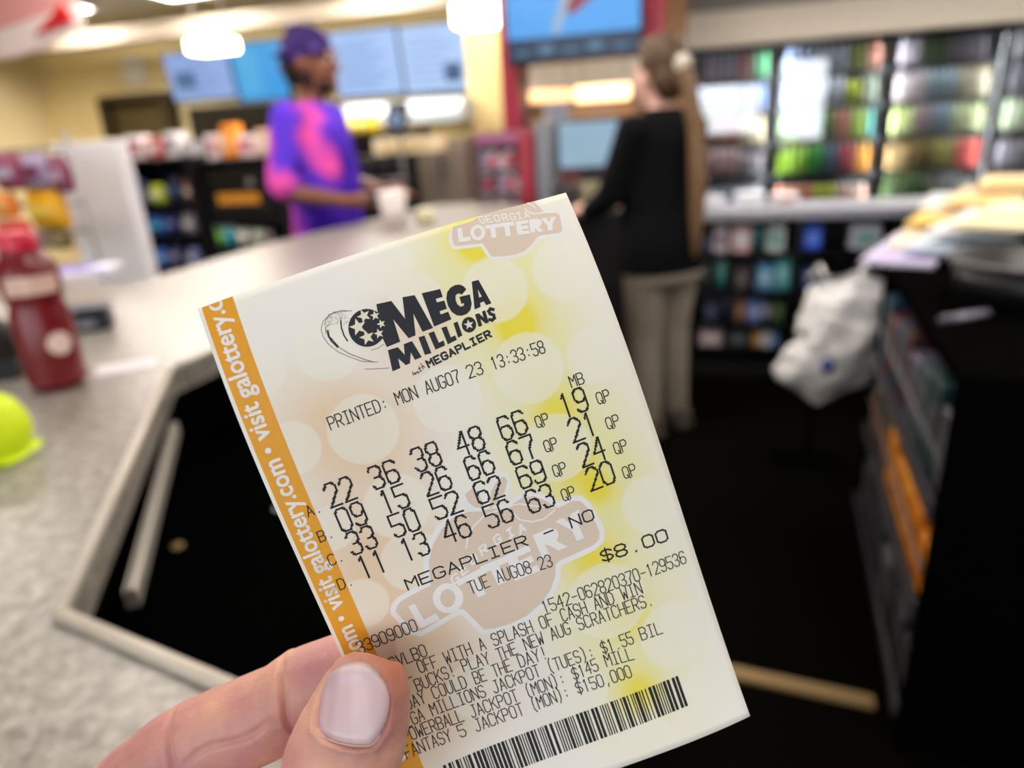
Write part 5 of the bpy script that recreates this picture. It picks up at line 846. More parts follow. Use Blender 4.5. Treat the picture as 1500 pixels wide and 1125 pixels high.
CIRC=[(21.4,16.3,6.7),(22.4,34.6,7.4),(41.0,34.7,7.2),(37.6,3.5,6.5),(41.8,12.9,5.7),(6.9,16.1,5.3),(7.8,33.2,5.7),(7.7,-0.4,3.4),(58.4,16.2,7.1),(74.2,16.9,7.0),(59.4,34.4,7.7),(23.0,52.7,7.2),(59.7,52.8,7.5),(75.4,72.6,6.6),(59.1,90.5,9.0),(57.2,127.1,7.3),(8.7,52.1,5.0),(8.4,70.8,5.8),(21.9,65.7,7.0),(39.9,52.4,6.6),(70.9,104.0,7.6),(46.7,108.6,6.3),(24.7,100.3,7.1),(28.6,117.7,6.3),(74.1,36.7,6.2),(75.1,119.7,6.4)]
YEL=[(57.47,3.31,8.0),(61.12,23.48,8.0),(61.93,45.55,8.7),(62.07,59.27,8.7),(59.28,79.2,9.4),(61.92,95.1,8.0),(59.27,113.36,8.0),(59.68,25.29,5.8),(58.09,5.95,5.8),(65.64,65.63,5.8)]
PEACH=[(14.41,58.85,15.9),(16.62,73.6,14.5),(16.73,95.16,15.9),(25.51,37.45,13.0),(14.83,30.3,11.6),(41.27,18.81,10.1),(1.13,102.27,14.5)]
BAR=[(11.79,114.36),(69.08,113.63),(68.97,121.16)]
BUL=[(2.78,31.77),(2.87,72.05)]
TOP=([0.22,-0.06,-0.56,-0.7,-0.6,-0.1,0.08],[0.2,6.52,28.92,44.95,54.15,70.04,81.46])
TH_MM, TB_MM = TH_U * 82, TB_U * 82

TRm = Matrix(TR)
def tz(a, b): c = TC; return c[0]*a*a + c[1]*a*b + c[2]*b*b + c[3]*a**3 + c[4]*a*a*b + c[5]*a*b*b + c[6]*b**3
def tzu(a, b): c = TC; return 2*c[0]*a + c[1]*b + 3*c[3]*a*a + 2*c[4]*a*b + c[5]*b*b
def tzv(a, b): c = TC; return c[1]*a + 2*c[2]*b + c[4]*a*a + 2*c[5]*a*b + 3*c[6]*b*b
_G = ((-.7746, 5/18), (0, 8/18), (.7746, 5/18))
def tsurf(x, y, off=0.0):                     # millimetres on the ticket -> world, off millimetres above the paper; the sheet is gently curled
    a, b = x / 82 - .5, y / 82 - .75
    X = a - sum(.5 * w_ * tzu(a * (g + 1) / 2, b) ** 2 for g, w_ in _G) * a
    Y = b - sum(.5 * w_ * tzv(a, b * (g + 1) / 2) ** 2 for g, w_ in _G) * b
    n = Vector((tzu(a, b), tzv(a, b), -1)).normalized()
    p = TRm @ (Vector((X, Y, tz(a, b))) * .082 + n * off / 1000) + Vector(TT)
    return CAMM @ Vector((p.x, -p.y, -p.z))
TORG = tsurf(41, 64)
ticket = thing('lottery_ticket', 'cream and yellow lottery ticket with an orange side band, held between thumb and finger', 'ticket', TORG)
def tobj(name, bm, m): 
    for v in bm.verts: v.co -= TORG
    return obj(name, bm, m, ticket)
TWm, THm = 82.0, TH_MM
def trim_top(x): return interp(TOP[1], TOP[0], x)
def flat(m_, tris_polys, off, maxlen=3.0):    # flat polygons (mm) -> curved thin print on the ticket
    bm = new()
    for pl in tris_polys:
        loops = pl if isinstance(pl[0][0], (list, tuple)) else [pl]
        vs = [Vector((x, y, 0)) for lp in loops for x, y in lp]
        bv = [bm.verts.new(v) for v in vs]
        for t in geometry.tessellate_polygon([[Vector((x, y, 0)) for x, y in lp] for lp in loops]):
            try: bm.faces.new([bv[i] for i in t])
            except ValueError: pass
    for _ in range(6):
        es = [e for e in bm.edges if e.calc_length() > maxlen]
        if not es: break
        bmesh.ops.subdivide_edges(bm, edges=es, cuts=1)
    bmesh.ops.triangulate(bm, faces=bm.faces[:])
    for v in bm.verts: v.co = tsurf(v.co.x, v.co.y, off)
    return bm
def fix_up(o):                                # printed layers face the reader
    me = o.data; d = (CAMM.to_3x3() @ Vector((0, 0, 1)))
    for p in me.polygons:
        if p.normal.dot(d) < 0: p.flip()
    me.update(); return o
def stroke(pts, wd, closed=False, ext=.42):            # a poly-line (mm) -> quads of the stroke
    out = []; n = len(pts); segs = [(pts[i], pts[(i + 1) % n]) for i in range(n if closed else n - 1)]
    for a, b in segs:
        dx, dy = b[0] - a[0], b[1] - a[1]; l = math.hypot(dx, dy) or 1e-9
        ex, ey = dx / l * wd * ext, dy / l * wd * ext; nx, ny = -dy / l * wd / 2, dx / l * wd / 2
        out.append([(a[0] - ex + nx, a[1] - ey + ny), (b[0] + ex + nx, b[1] + ey + ny), (b[0] + ex - nx, b[1] + ey - ny), (a[0] - ex - nx, a[1] - ey - ny)])
    return out
# thermal printer face: poly-lines on a 4 x 6 cell, y up
_f = {'0': '1,0 0,1 0,5 1,6 3,6 4,5 4,1 3,0 1,0', '1': '1,5 2,6 2,0', '2': '0,5 1,6 3,6 4,5 4,4 0,0 4,0', '3': '0,5 1,6 3,6 4,5 4,4 3,3 1.6,3;3,3 4,2 4,1 3,0 1,0 0,1',
      '4': '3,0 3,6 0,2 4,2', '5': '4,6 0,6 0,3.4 3,3.4 4,2.4 4,1 3,0 1,0 0,1', '6': '4,5 3,6 1,6 0,5 0,1 1,0 3,0 4,1 4,2.4 3,3.4 1,3.4 0,2.6', '7': '0,6 4,6 4,5 2,2.4 2,0',
      '8': '1,3 0,4 0,5 1,6 3,6 4,5 4,4 3,3 1,3 0,2 0,1 1,0 3,0 4,1 4,2 3,3', '9': '0,1 1,0 3,0 4,1 4,5 3,6 1,6 0,5 0,3.6 1,2.6 3,2.6 4,3.4',
      'A': '0,0 2,6 4,0;.7,2 3.3,2', 'B': '0,0 0,6 3,6 4,5 4,4 3,3 0,3;3,3 4,2 4,1 3,0 0,0', 'C': '4,1 3,0 1,0 0,1 0,5 1,6 3,6 4,5', 'D': '0,0 0,6 2.6,6 4,4.6 4,1.4 2.6,0 0,0',
      'E': '4,0 0,0 0,6 4,6;0,3 3,3', 'F': '0,0 0,6 4,6;0,3 3,3', 'G': '4,5 3,6 1,6 0,5 0,1 1,0 3,0 4,1 4,2.7 2.4,2.7', 'H': '0,0 0,6;4,0 4,6;0,3 4,3', 'I': '.6,0 3.4,0;2,0 2,6;.6,6 3.4,6',
      'J': '0,1 .8,0 2.4,0 3.2,1 3.2,6;2,6 4.2,6', 'K': '0,0 0,6;4,6 0,2.6;1.4,3.6 4,0', 'L': '0,6 0,0 4,0', 'M': '0,0 0,6 2,3 4,6 4,0', 'N': '0,0 0,6 4,0 4,6', 'O': '1,0 0,1 0,5 1,6 3,6 4,5 4,1 3,0 1,0',
      'P': '0,0 0,6 3,6 4,5 4,3.8 3,2.8 0,2.8', 'Q': '1,0 0,1 0,5 1,6 3,6 4,5 4,1.4 3,0 1,0;2.4,1.6 4.2,-.6', 'R': '0,0 0,6 3,6 4,5 4,3.8 3,2.8 0,2.8;1.8,2.8 4,0', 'S': '0,1 1,0 3,0 4,1 4,2 3,3 1,3 0,4 0,5 1,6 3,6 4,5',
      'T': '0,6 4,6;2,6 2,0', 'U': '0,6 0,1 1,0 3,0 4,1 4,6', 'V': '0,6 2,0 4,6', 'W': '0,6 .8,0 2,3.4 3.2,0 4,6', 'X': '0,0 4,6;0,6 4,0', 'Y': '0,6 2,3 4,6;2,3 2,0',
      ':': '2,3.6 2,4.1;2,1 2,1.5', '.': '1.8,0 2.2,0.3', ',': '2.2,.6 1.6,-1', '-': '.3,2.8 3.7,2.8', '!': '2,6 2,2;2,0 2,.4', '$': '0,1.2 1,.4 3,.4 4,1.3 4,2 3,3 1,3 0,4 0,4.7 1,5.6 3,5.6 4,4.8;2,-.6 2,6.6', '(': '3,7 1.6,5 1.6,1 3,-1', ')': '1,7 2.4,5 2.4,1 1,-1'}
GLYPH = {k: [[tuple(map(float, p.split(','))) for p in s.split()] for s in v.split(';')] for k, v in _f.items()}
def print_lines(lines):
    fine, dots = [], []
    for txt, anc, h, wt in lines:
        xs = [a[0] for a in anc]
        def base(i):
            if i < xs[0]: j = 0
            else: j = max(k for k in range(len(xs)) if xs[k] <= i or k == 0)
            j = min(j, len(xs) - 2); t = (i - xs[j]) / (xs[j + 1] - xs[j])
            return (anc[j][1] + (anc[j + 1][1] - anc[j][1]) * t, anc[j][2] + (anc[j + 1][2] - anc[j][2]) * t)
        for i, ch in enumerate(txt):
            if ch == ' ': continue
            p, q = base(i), base(i + 1); ux, uy = q[0] - p[0], q[1] - p[1]
            for pl in GLYPH[ch]:
                pts = [(p[0] + ux * (.06 + .76 * x / 4), p[1] + uy * (.06 + .76 * x / 4) - h * y / 6) for x, y in pl]
                if wt < 2: fine += stroke(pts, {1: .245, 1.5: .36, 1.6: .40}[wt])
                else:
                    g = .272; cells = set()
                    for a, b in zip(pts, pts[1:]):
                        n = max(2, int(math.hypot(b[0] - a[0], b[1] - a[1]) / .08))
                        for k in range(n + 1): cells.add((round((a[0] + (b[0] - a[0]) * k / n) / g), round((a[1] + (b[1] - a[1]) * k / n) / g)))
                    for cx, cy in cells:
                        x, y, s = cx * g, cy * g, .215
                        dots.append([(x - s, y - s), (x + s, y - s), (x + s, y + s), (x - s, y + s)])
    return fine, dots
def font_polys(txt, bold=0.0):                # the built-in typeface as flat triangles, em = 1
    cu = bpy.data.curves.new('t', 'FONT'); cu.body = txt; cu.size = 1.0; cu.offset = bold; cu.resolution_u = 4; cu.fill_mode = 'FRONT'
    o = bpy.data.objects.new('t', cu); C.objects.link(o)
    dg = bpy.context.evaluated_depsgraph_get(); dg.update()
    me = bpy.data.meshes.new_from_object(o.evaluated_get(dg))
    out = [[(me.vertices[i].co.x, me.vertices[i].co.y) for i in p.vertices] for p in me.polygons]
    bpy.data.objects.remove(o); bpy.data.curves.remove(cu); bpy.data.meshes.remove(me)
    return out
# paper sheet
def paper_material():
    m = bpy.data.materials.new('ticket_paper'); m.use_nodes = True; nt = m.node_tree; b = nt.nodes['Principled BSDF']
    N, Lk = nt.nodes.new, nt.links.new
    uv = N('ShaderNodeUVMap'); uv.uv_map = 'mm'
    nz = N('ShaderNodeTexNoise'); nz.inputs['Scale'].default_value = 9.0; nz.inputs['Detail'].default_value = 3; Lk(uv.outputs[0], nz.inputs['Vector'])
    def spot(cx, cy, r0, r1):
        d = N('ShaderNodeVectorMath'); d.operation = 'DISTANCE'; Lk(uv.outputs[0], d.inputs[0]); d.inputs[1].default_value = (cx / 100, cy / 100, 0)
        mr = N('ShaderNodeMapRange'); mr.interpolation_type = 'SMOOTHSTEP'; Lk(d.outputs['Value'], mr.inputs[0])
        mr.inputs[1].default_value = r0 / 100; mr.inputs[2].default_value = r1 / 100; mr.inputs[3].default_value = 1; mr.inputs[4].default_value = 0
        return mr.outputs[0]
    def fold(outs, op='MAXIMUM'):
        cur = outs[0]
        for o in outs[1:]:
            a = N('ShaderNodeMath'); a.operation = op; Lk(cur, a.inputs[0]); Lk(o, a.inputs[1]); cur = a.outputs[0]
        return cur
    def mul(x, k):
        a = N('ShaderNodeMath'); a.operation = 'MULTIPLY'; a.use_clamp = True; Lk(x, a.inputs[0]); a.inputs[1].default_value = k; return a.outputs[0]
    def mix(fac, a, col):
        x = N('ShaderNodeMix'); x.data_type = 'RGBA'; Lk(fac, x.inputs[0])
        if isinstance(a, tuple): x.inputs[6].default_value = a
        else: Lk(a, x.inputs[6])
        x.inputs[7].default_value = col; return x.outputs[2]
    cur = mix(mul(fold([spot(x, y, 0, r * 1.7) for x, y, r in PEACH], 'ADD'), .75), lin('#f6f2ea'), lin('#efd3b2'))
    cur = mix(mul(fold([spot(x, y, 0, r * 3.3) for x, y, r in YEL], 'ADD'), .6), cur, lin('#f2edb0'))
    cur = mix(mul(fold([spot(x, y, 0, r * 1.12) for x, y, r in YEL], 'ADD'), .95), cur, lin('#f3e128'))
    # the pale dots keep some of the tint beneath them
    cm = fold([spot(x, y, r - .35, r + .35) for x, y, r in CIRC])
    cur = mix(mul(cm, .6), cur, lin('#f6f3e4'))
    cur = mix(mul(nz.outputs['Fac'], .12), cur, lin('#f6f1e8'))
    Lk(cur, b.inputs['Base Color']); b.inputs['Roughness'].default_value = .62; b.inputs['Specular IOR Level'].default_value = .25
    fb = N('ShaderNodeTexNoise'); fb.inputs['Scale'].default_value = 260; fb.inputs['Detail'].default_value = 3; Lk(uv.outputs[0], fb.inputs['Vector'])
    bp = N('ShaderNodeBump'); bp.inputs['Strength'].default_value = .12; bp.inputs['Distance'].default_value = .0001; Lk(fb.outputs['Fac'], bp.inputs['Height']); Lk(bp.outputs[0], b.inputs['Normal'])
    return m
bm = new(); uvl = bm.loops.layers.uv.new('mm'); NU, NV = 56, 84; gr = {}
for s_, off in ((0, 0.0), (1, -0.11)):
    for i in range(NU + 1):
        for j in range(NV + 1):
            x = TWm * i / NU; y0 = trim_top(x); y = y0 + (THm - y0) * j / NV
            v = bm.verts.new(tsurf(x, y, off)); gr[s_, i, j] = (v, x, y)
def _face(keys):
    f = bm.faces.new([gr[k][0] for k in keys]); f.smooth = True
    for l, k in zip(f.loops, keys): l[uvl].uv = (gr[k][1] / 100, gr[k][2] / 100)
for i in range(NU):
    for j in range(NV):
        _face([(0, i, j), (0, i, j + 1), (0, i + 1, j + 1), (0, i + 1, j)])
        _face([(1, i, j), (1, i + 1, j), (1, i + 1, j + 1), (1, i, j + 1)])
for i in range(NU):
    _face([(0, i, 0), (0, i + 1, 0), (1, i + 1, 0), (1, i, 0)]); _face([(0, i, NV), (1, i, NV), (1, i + 1, NV), (0, i + 1, NV)])
for j in range(NV):
    _face([(0, 0, j), (1, 0, j), (1, 0, j + 1), (0, 0, j + 1)]); _face([(0, NU, j), (0, NU, j + 1), (1, NU, j + 1), (1, NU, j)])
tobj('paper_sheet', bm, paper_material())
INK, INKB = M('#14141a', .7, var=.2), M('#1b1d27', .65, var=.35, scale=900)
ORG, WHT, PEA = M('#eba31d', .55, var=.05, scale=700), M('#f3f1ef', .6, var=.02), M('#e3cfbb', .6, var=.06, scale=2500)
# orange band with its printed address
xs = [.75 + (TB_MM - .75) * k / 3 for k in range(4)]
bm = new(); rows = [[bm.verts.new(tsurf(x, max(trim_top(x), -9) + .02 + (THm - .04 - trim_top(x)) * j / 60, .018)) for x in xs] for j in range(61)]
for j in range(60):
    for k in range(3): bm.faces.new((rows[j][k], rows[j + 1][k], rows[j + 1][k + 1], rows[j][k + 1]))
fix_up(tobj('side_band', bm, ORG))['label'] = 'orange band down the long edge'
unit = [[(x + ox, y + oy) for x, y in p] for p in font_polys('visit galottery.com') for ox, oy in ((0, 0), (.026, .008), (-.026, -.008), (.008, -.022), (-.008, .022))]
wmax = max(x for p in unit for x, y in p); per = BUL[1][1] - BUL[0][1]; scale = 5.2
sx = (per - 4.6) / wmax
polys = []
for u in range(-1, 3):
    y0 = BUL[0][1] + u * per
    if y0 > 3: polys.append([(3.15 + .62 * math.cos(a * math.pi / 8), y0 + .62 * math.sin(a * math.pi / 8)) for a in range(16)])
    for p in unit:                            # reads upwards, letter tops to the outer edge
        q = [(4.7 - y * scale, y0 - 2.5 - x * sx) for x, y in p]
        if min(c[1] - trim_top(c[0]) for c in q) > .02: polys.append(q)
fix_up(tobj('band_lettering', flat(None, polys, .036), WHT))['label'] = 'white web address lettering'
# pale emblem watermarks, ink logo, barcode, printed rows
def grow(poly, wd): return stroke(poly, wd, True, 0) + [[(x + wd / 2 * math.cos(k * .6283), y + wd / 2 * math.sin(k * .6283)) for k in range(10)] for x, y in poly]
fix_up(tobj('emblem_outline', flat(None, grow(WM, 2.5) + [q for lf in LEAF for q in grow(lf, 1.9)], .02), WHT))
WM2c = [(x, max(y, trim_top(x) + .05)) for x, y in WM2]
fix_up(tobj('emblem_outline', flat(None, [q for q in grow([(x, max(y, .95)) for x, y in WM2], 1.5)], .02), WHT))
fix_up(tobj('emblem', flat(None, [WM] + LEAF, .03), PEA))['label'] = 'peach coloured fruit and banner emblem'
fix_up(tobj('emblem', flat(None, [WM2c], .03), PEA))
fix_up(tobj('emblem_lettering', flat(None, WMLET + [WMO] + [q for l in LEAFLINE for q in stroke(l, .35)] + [q for ch, x, y in GEO for pl in GLYPH[ch] for q in stroke([(x + 1.5 * a / 4 * .95 + .0 * b - .7, y - .55 * a / 4 - 1.9 * b / 6 + 1.0) for a, b in pl], .45)], .042), WHT))
fix_up(tobj('emblem_lettering', flat(None, WM2LET + [WM2O] + [q for l in LEAF2LINE for q in stroke(l, .3)] + [q for ch, x, y in GEO2 for pl in GLYPH[ch] for q in stroke([(x + .26 * a - .5, y - .25 * b + .75 + .03 * a) for a, b in pl], .3)], .042), WHT))
logo = [p for p in LOGO]
mg0, mg1 = MEGAP; dx, dy = (mg1[0] - mg0[0]) / 9, (mg1[1] - mg0[1]) / 9
nl = math.hypot(dx, dy); nx, ny = -dy / nl, dx / nl
for i, ch in enumerate('MEGAPLIER'):
    for pl in GLYPH[ch]:
        logo += stroke([(mg0[0] + dx * (i + .1 + .68 * a / 4) - nx * 1.42 * b / 6, mg0[1] + dy * (i + .1 + .68 * a / 4) - ny * 1.42 * b / 6) for a, b in pl], .42)
logo += stroke(SSTROKE, .68)
for l in WITH: logo += stroke(l, .17)
for wd, l in SWOOSH: logo += stroke(l, wd)
logo += [[(x - .05, y - .05), (x + .05, y - .05), (x + .05, y + .05), (x - .05, y + .05)] for x, y in DOTS]
fix_up(tobj('game_logo', flat(None, logo, .046), INKB))['label'] = 'black block-letter game logo with a starred ball'
fix_up(tobj('logo_star', flat(None, STARS, .058), M('#ece4c8', .6, var=.03)))
fine, dots = print_lines(LINES)
fix_up(tobj('printed_text', flat(None, fine, .05, 6), INK))['label'] = 'thin black printed text rows'
fix_up(tobj('draw_numbers', flat(None, dots, .05, 6), INK))['label'] = 'large black printed draw numbers'
b0, b1, b2 = BAR; bars = []; t = 0.0; total = b1[0] - (b0[0] - 1); rb = random.Random(11); xx = b0[0] - .6; s_ = (b1[1] - b0[1]) / (b1[0] - b0[0])
while xx < b1[0] - .2:
    wd = rb.choice((.27, .27, .32, .66, .72)); yy = b0[1] + (xx - b0[0]) * s_
    bars.append([(xx, yy), (xx + wd, yy), (xx + wd, yy + (b2[1] - b1[1])), (xx, yy + (b2[1] - b1[1]))]); xx += wd + rb.choice((.27, .27, .33, .58))
fix_up(tobj('barcode', flat(None, bars, .05, 4), INK))
# ---------------------------------------------------------------- the hand that holds the ticket
def hp(x, y, dep): return ray(x, y) * dep + EYE
HORG = hp(300, 1400, .18)
SKIN = skin_material('fair_skin', '#d9a48e', '#bb7d80')
def redden(m, spots):                         # ruddier patches of skin: finger pads, and light through the thumb tip painted in
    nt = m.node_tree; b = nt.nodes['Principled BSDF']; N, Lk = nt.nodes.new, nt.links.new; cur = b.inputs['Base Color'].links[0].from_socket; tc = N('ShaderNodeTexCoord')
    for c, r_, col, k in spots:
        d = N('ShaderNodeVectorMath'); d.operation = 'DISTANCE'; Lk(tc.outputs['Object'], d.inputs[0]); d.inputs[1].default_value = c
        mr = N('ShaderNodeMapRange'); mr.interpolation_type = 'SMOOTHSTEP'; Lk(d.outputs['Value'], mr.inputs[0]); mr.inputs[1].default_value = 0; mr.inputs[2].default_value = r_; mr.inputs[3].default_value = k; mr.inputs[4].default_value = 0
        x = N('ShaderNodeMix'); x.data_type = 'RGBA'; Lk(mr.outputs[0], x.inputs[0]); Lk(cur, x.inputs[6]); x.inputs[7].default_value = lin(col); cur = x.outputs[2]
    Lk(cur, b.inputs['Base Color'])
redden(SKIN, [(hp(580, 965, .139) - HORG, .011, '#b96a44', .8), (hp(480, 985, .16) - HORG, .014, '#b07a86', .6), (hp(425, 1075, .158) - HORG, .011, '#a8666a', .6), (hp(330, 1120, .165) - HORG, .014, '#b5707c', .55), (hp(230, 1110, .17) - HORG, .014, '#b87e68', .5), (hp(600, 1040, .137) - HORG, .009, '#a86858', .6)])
def finger(bm, pts, flat=1.0, n=6, seg=18):
    """pts: (pixel x, pixel y, depth, radius m); smooth sweep, flat squeezes the depth direction"""
    P = [hp(a, b, d) - HORG for a, b, d, r in pts]; R_ = [r for *_, r in pts]
    out, rad = [], []
    for i in range(len(P) - 1):
        p0, p1, p2, p3 = P[max(i - 1, 0)], P[i], P[i + 1], P[min(i + 2, len(P) - 1)]
        for k in range(n):
            t = k / n; t2, t3 = t * t, t ** 3
            out.append(.5 * ((2 * p1) + (p2 - p0) * t + (2 * p0 - 5 * p1 + 4 * p2 - p3) * t2 + (3 * p1 - p0 - 3 * p2 + p3) * t3))
            rad.append(R_[i] + (R_[i + 1] - R_[i]) * (t * t * (3 - 2 * t)))
    out.append(P[-1]); rad.append(R_[-1])
    rings = []
    for i, p in enumerate(out):
        t = (out[min(i + 1, len(out) - 1)] - out[max(i - 1, 0)]).normalized()
        a = t.cross(_F).normalized(); b = a.cross(t).normalized()
        rings.append([bm.verts.new(p + a * math.cos(2 * math.pi * k / seg) * rad[i] + b * math.sin(2 * math.pi * k / seg) * rad[i] * flat) for k in range(seg)])
    for i in range(len(rings) - 1):
        for k in range(seg): bm.faces.new((rings[i][k], rings[i][(k + 1) % seg], rings[i + 1][(k + 1) % seg], rings[i + 1][k]))
    bm.faces.new(rings[0][::-1]); bm.faces.new(rings[-1])
mm_ = .001
bm = new()
TH_PTS = [(538, 958, .1425, 1.2*mm_), (537, 962, .1422, 4.2*mm_), (536, 970, .1418, 6.6*mm_), (536, 985, .1414, 8.4*mm_), (534, 1010, .141, 9.6*mm_), (526, 1045, .140, 10.7*mm_), (514, 1080, .139, 11.5*mm_),
          (500, 1120, .138, 11.9*mm_), (485, 1170, .138, 11.6*mm_), (465, 1240, .140, 11.0*mm_), (440, 1330, .146, 12.0*mm_), (400, 1450, .156, 14*mm_), (330, 1580, .172, 17*mm_)]
finger(bm, TH_PTS, .74)
finger(bm, [(600, 967, .1605, 1.5*mm_), (596, 968, .1607, 5*mm_), (580, 972, .161, 8*mm_), (545, 980, .1625, 9.6*mm_), (500, 994, .164, 10.5*mm_), (450, 1014, .1655, 10.9*mm_), (418, 1032, .1668, 10.5*mm_), (396, 1044, .1675, 10.9*mm_), (345, 1066, .169, 11.1*mm_),
            (295, 1088, .171, 11.2*mm_), (262, 1106, .1725, 11.3*mm_), (236, 1124, .174, 11.0*mm_), (190, 1165, .178, 11.6*mm_), (120, 1250, .188, 12.5*mm_), (60, 1350, .2, 13.5*mm_)], .92)
finger(bm, [(560, 1262, .160, 5*mm_), (545, 1262, .161, 8*mm_), (480, 1262, .166, 9.4*mm_), (390, 1275, .174, 10*mm_), (280, 1315, .186, 10.6*mm_), (170, 1370, .2, 11.5*mm_), (60, 1440, .212, 13*mm_)], .95)
finger(bm, [(500, 1352, .176, 4*mm_), (480, 1352, .177, 7.6*mm_), (410, 1358, .182, 9*mm_), (310, 1375, .192, 9.8*mm_), (200, 1420, .206, 10.4*mm_), (70, 1520, .22, 12.5*mm_)], .95)
finger(bm, [(430, 1440, .192, 4*mm_), (410, 1440, .193, 6.6*mm_), (340, 1448, .198, 7.8*mm_), (240, 1475, .208, 8.6*mm_), (150, 1530, .22, 9.4*mm_), (90, 1600, .228, 11.5*mm_)], .95)
for a, b in (((60, 1350, .2), (250, 1700, .205)), ((60, 1440, .212), (240, 1720, .21)), ((70, 1520, .22), (220, 1740, .215)), ((90, 1600, .228), (200, 1750, .22)), ((330, 1580, .172), (250, 1720, .205)), ((400, 1450, .156), (120, 1400, .195))):
    capsule(bm, hp(*a) - HORG, .0135, hp(*b) - HORG, .021)
finger(bm, [(230, 1690, .208, 24*mm_), (170, 1850, .21, 27*mm_), (60, 2100, .21, 28*mm_), (-150, 2600, .2, 33*mm_)], .75)
NAIL = [(519, 975), (498, 979), (480, 990), (472, 1012), (467, 1040), (465, 1064), (478, 1079), (503, 1088), (527, 1091), (546, 1088), (562, 1066), (568, 1045), (569, 1024), (563, 1005), (552, 992), (537, 979)]
CREASES = [(hp(418, 1034, .157) - HORG, (hp(396, 985, .16) - hp(445, 1085, .16)), .0010, .0017), (hp(252, 1100, .163) - HORG, (hp(225, 1050, .165) - hp(290, 1150, .165)), .0011, .0014),
           (hp(330, 1090, .158) - HORG, (hp(290, 1115, .16) - hp(400, 1050, .16)), .0008, .0007), (hp(520, 1108, .129) - HORG, (hp(440, 1100, .13) - hp(600, 1120, .13)), .0012, .00022)]
def nail_gap(x, y):                           # signed distance in picture units to the nail outline, negative inside
    best, ins = 1e9, False; k = len(NAIL)
    for i in range(k):
        (ax, ay), (bx_, by) = NAIL[i], NAIL[(i + 1) % k]
        t = max(0, min(1, ((x - ax) * (bx_ - ax) + (y - ay) * (by - ay)) / ((bx_ - ax) ** 2 + (by - ay) ** 2)))
        best = min(best, math.hypot(x - ax - t * (bx_ - ax), y - ay - t * (by - ay)))
        if (ay > y) != (by > y) and x < (bx_ - ax) * (y - ay) / (by - ay) + ax: ins = not ins
    return -best if ins else best
def crease(co):
    q = co.copy(); w_ = co + HORG - EYE; dz = w_.dot(_F); ux, uy = 750 + FPX * w_.dot(_R) / dz, 562.5 - FPX * w_.dot(_U) / dz
    if dz < .1400 and 940 < uy < 1125 and 430 < ux < 610:
        g = nail_gap(ux, uy); side = min(1.0, max(0.0, (uy - 985) / 30))
        if g < 0: q += _F * .0008 * min(1, -g / 8)
        else: q -= _F * (.0011 * side * math.exp(-((g - 8) / 7) ** 2))
    for c, ax, wd, dep in CREASES:
        d = co - c; ax = ax.normalized(); v = _F
        across = ax.cross(v).normalized(); s = d.dot(across) + .0012 * math.sin(d.dot(ax) * 260)
        if abs(d.dot(ax)) < .013 and abs(d.dot(v)) < .012:
            q += v * dep * math.exp(-(s / wd) ** 2) * max(0, 1 - (abs(d.dot(ax)) / .013) ** 4)
    n = mnoise.noise(co * 120) * .00022 + mnoise.noise(co * 330) * .00008
    return q + (-v) * n
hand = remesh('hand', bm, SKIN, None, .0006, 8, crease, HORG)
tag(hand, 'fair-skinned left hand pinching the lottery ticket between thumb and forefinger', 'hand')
def nail_material():
    m = bpy.data.materials.new('thumb_nail'); m.use_nodes = True; nt = m.node_tree; b = nt.nodes['Principled BSDF']; N, Lk = nt.nodes.new, nt.links.new
    tc = N('ShaderNodeTexCoord'); mp = N('ShaderNodeMapping'); mp.inputs['Rotation'].default_value = (0, math.radians(-6), 0); mp.inputs['Scale'].default_value = (1, .12, .12); Lk(tc.outputs['Object'], mp.inputs[0])
    nz = N('ShaderNodeTexNoise'); nz.inputs['Scale'].default_value = 420; nz.inputs['Detail'].default_value = 3; Lk(mp.outputs[0], nz.inputs['Vector'])
    n2 = N('ShaderNodeTexNoise'); n2.inputs['Scale'].default_value = 210; Lk(mp.outputs[0], n2.inputs['Vector'])
    r = N('ShaderNodeValToRGB'); r.color_ramp.elements[0].position = .35; r.color_ramp.elements[0].color = lin('#c2a4aa'); r.color_ramp.elements[1].position = .65; r.color_ramp.elements[1].color = lin('#dcc4c8'); Lk(n2.outputs['Fac'], r.inputs[0]); Lk(r.outputs[0], b.inputs['Base Color'])
    b.inputs['Roughness'].default_value = .3; b.inputs['Subsurface Weight'].default_value = .15; b.inputs['Subsurface Scale'].default_value = .002
    bp = N('ShaderNodeBump'); bp.inputs['Strength'].default_value = .35; bp.inputs['Distance'].default_value = .0003; Lk(nz.outputs['Fac'], bp.inputs['Height']); Lk(bp.outputs[0], b.inputs['Normal'])
    return m
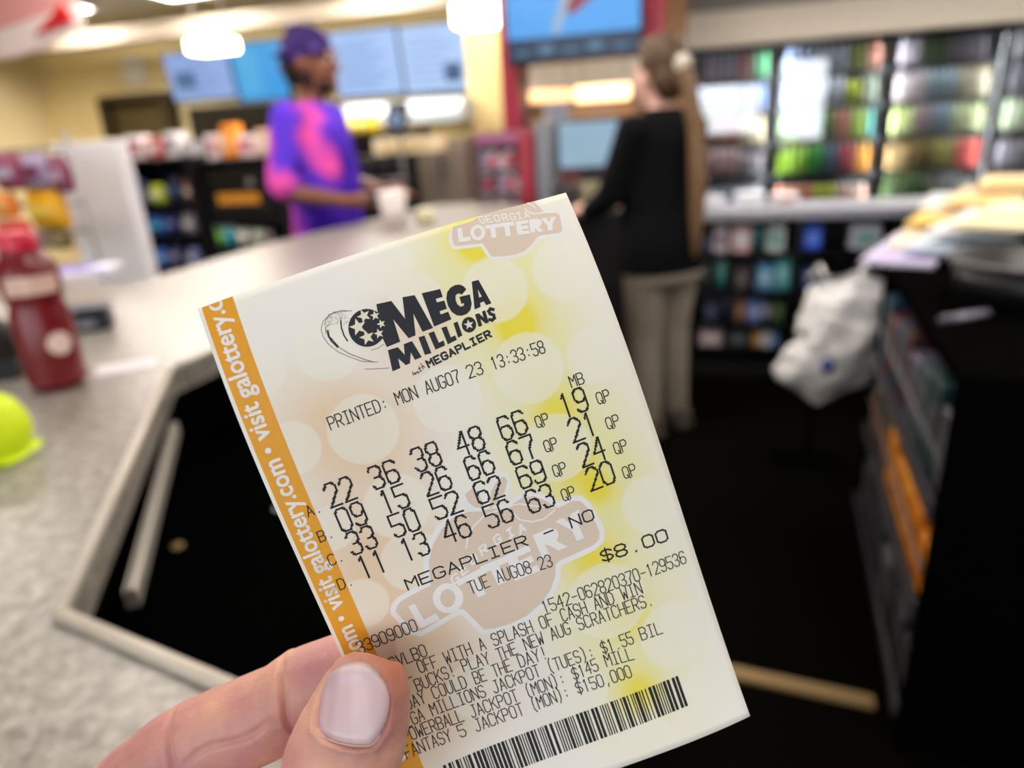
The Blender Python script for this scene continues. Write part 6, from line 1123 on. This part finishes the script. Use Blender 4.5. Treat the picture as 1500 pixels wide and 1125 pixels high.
# thumb nail: a curved plate sunk into the thumb, with its pale edge
NAILM = nail_material()
def nail_depth(x, y):                         # follows the back of the thumb, a little flatter
    for a, b in zip(TH_PTS, TH_PTS[1:]):
        if y <= b[1]: break
    t = max(0.0, min(1.0, (y - a[1]) / (b[1] - a[1]))); d_, r_ = a[2] + (b[2] - a[2]) * t, a[3] + (b[3] - a[3]) * t
    u = ((x - (a[0] + (b[0] - a[0]) * t)) * d_ / 1000) / r_; lift = .0004 + .0012 * max(0.0, (1000 - y) / 25) - .0004 * max(0.0, (y - 1060) / 30)
    return d_ - .74 * r_ * (1 - .42 * u * u - .10 * u ** 4) - lift
bm = new(); cxn = sum(p[0] for p in NAIL) / len(NAIL); cyn = sum(p[1] for p in NAIL) / len(NAIL); NR = 7; rings = []
fine_ = []
for i in range(len(NAIL)):
    a, b = NAIL[i], NAIL[(i + 1) % len(NAIL)]; a0, b2 = NAIL[i - 1], NAIL[(i + 2) % len(NAIL)]
    for k in range(3):
        t = k / 3; fine_.append(tuple(.5 * (2 * a[q] + (b[q] - a0[q]) * t + (2 * a0[q] - 5 * a[q] + 4 * b[q] - b2[q]) * t * t + (3 * a[q] - a0[q] - 3 * b[q] + b2[q]) * t ** 3) for q in (0, 1)))
for k in range(1, NR + 1):
    s = k / NR; rings.append([bm.verts.new(hp(cxn + (x - cxn) * s, cyn + (y - cyn) * s, nail_depth(cxn + (x - cxn) * s, cyn + (y - cyn) * s) + (.0003 if k == NR else 0)) - HORG) for x, y in fine_])
cv = bm.verts.new(hp(cxn, cyn, nail_depth(cxn, cyn)) - HORG); n = len(fine_)
low = [bm.verts.new(v.co + _F * .0022) for v in rings[-1]]; rings.append(low)
for k in range(n): bm.faces.new((cv, rings[0][k], rings[0][(k + 1) % n])).smooth = True
for i in range(len(rings) - 1):
    for k in range(n): bm.faces.new((rings[i][k], rings[i + 1][k], rings[i + 1][(k + 1) % n], rings[i][(k + 1) % n])).smooth = True
bm.faces.new(low)
tag(obj('thumb_nail', bm, NAILM, hand), 'pinkish thumb nail with a pale edge')
cut = [p for p in fine_ if p[1] > 1068]; cut.sort(key=lambda p: p[0])
bm = new(); tube(bm, [hp(x, y + 2, nail_depth(x, y) + .0001) - HORG for x, y in cut], [.00005 + .00010 * abs(math.sin(i * 1.7)) for i in range(len(cut))], 8)
tag(obj('cuticle', bm, M('#dcb8a4', .6, var=.15, scale=900), hand, smooth=True), 'pale dry cuticle along the nail base')
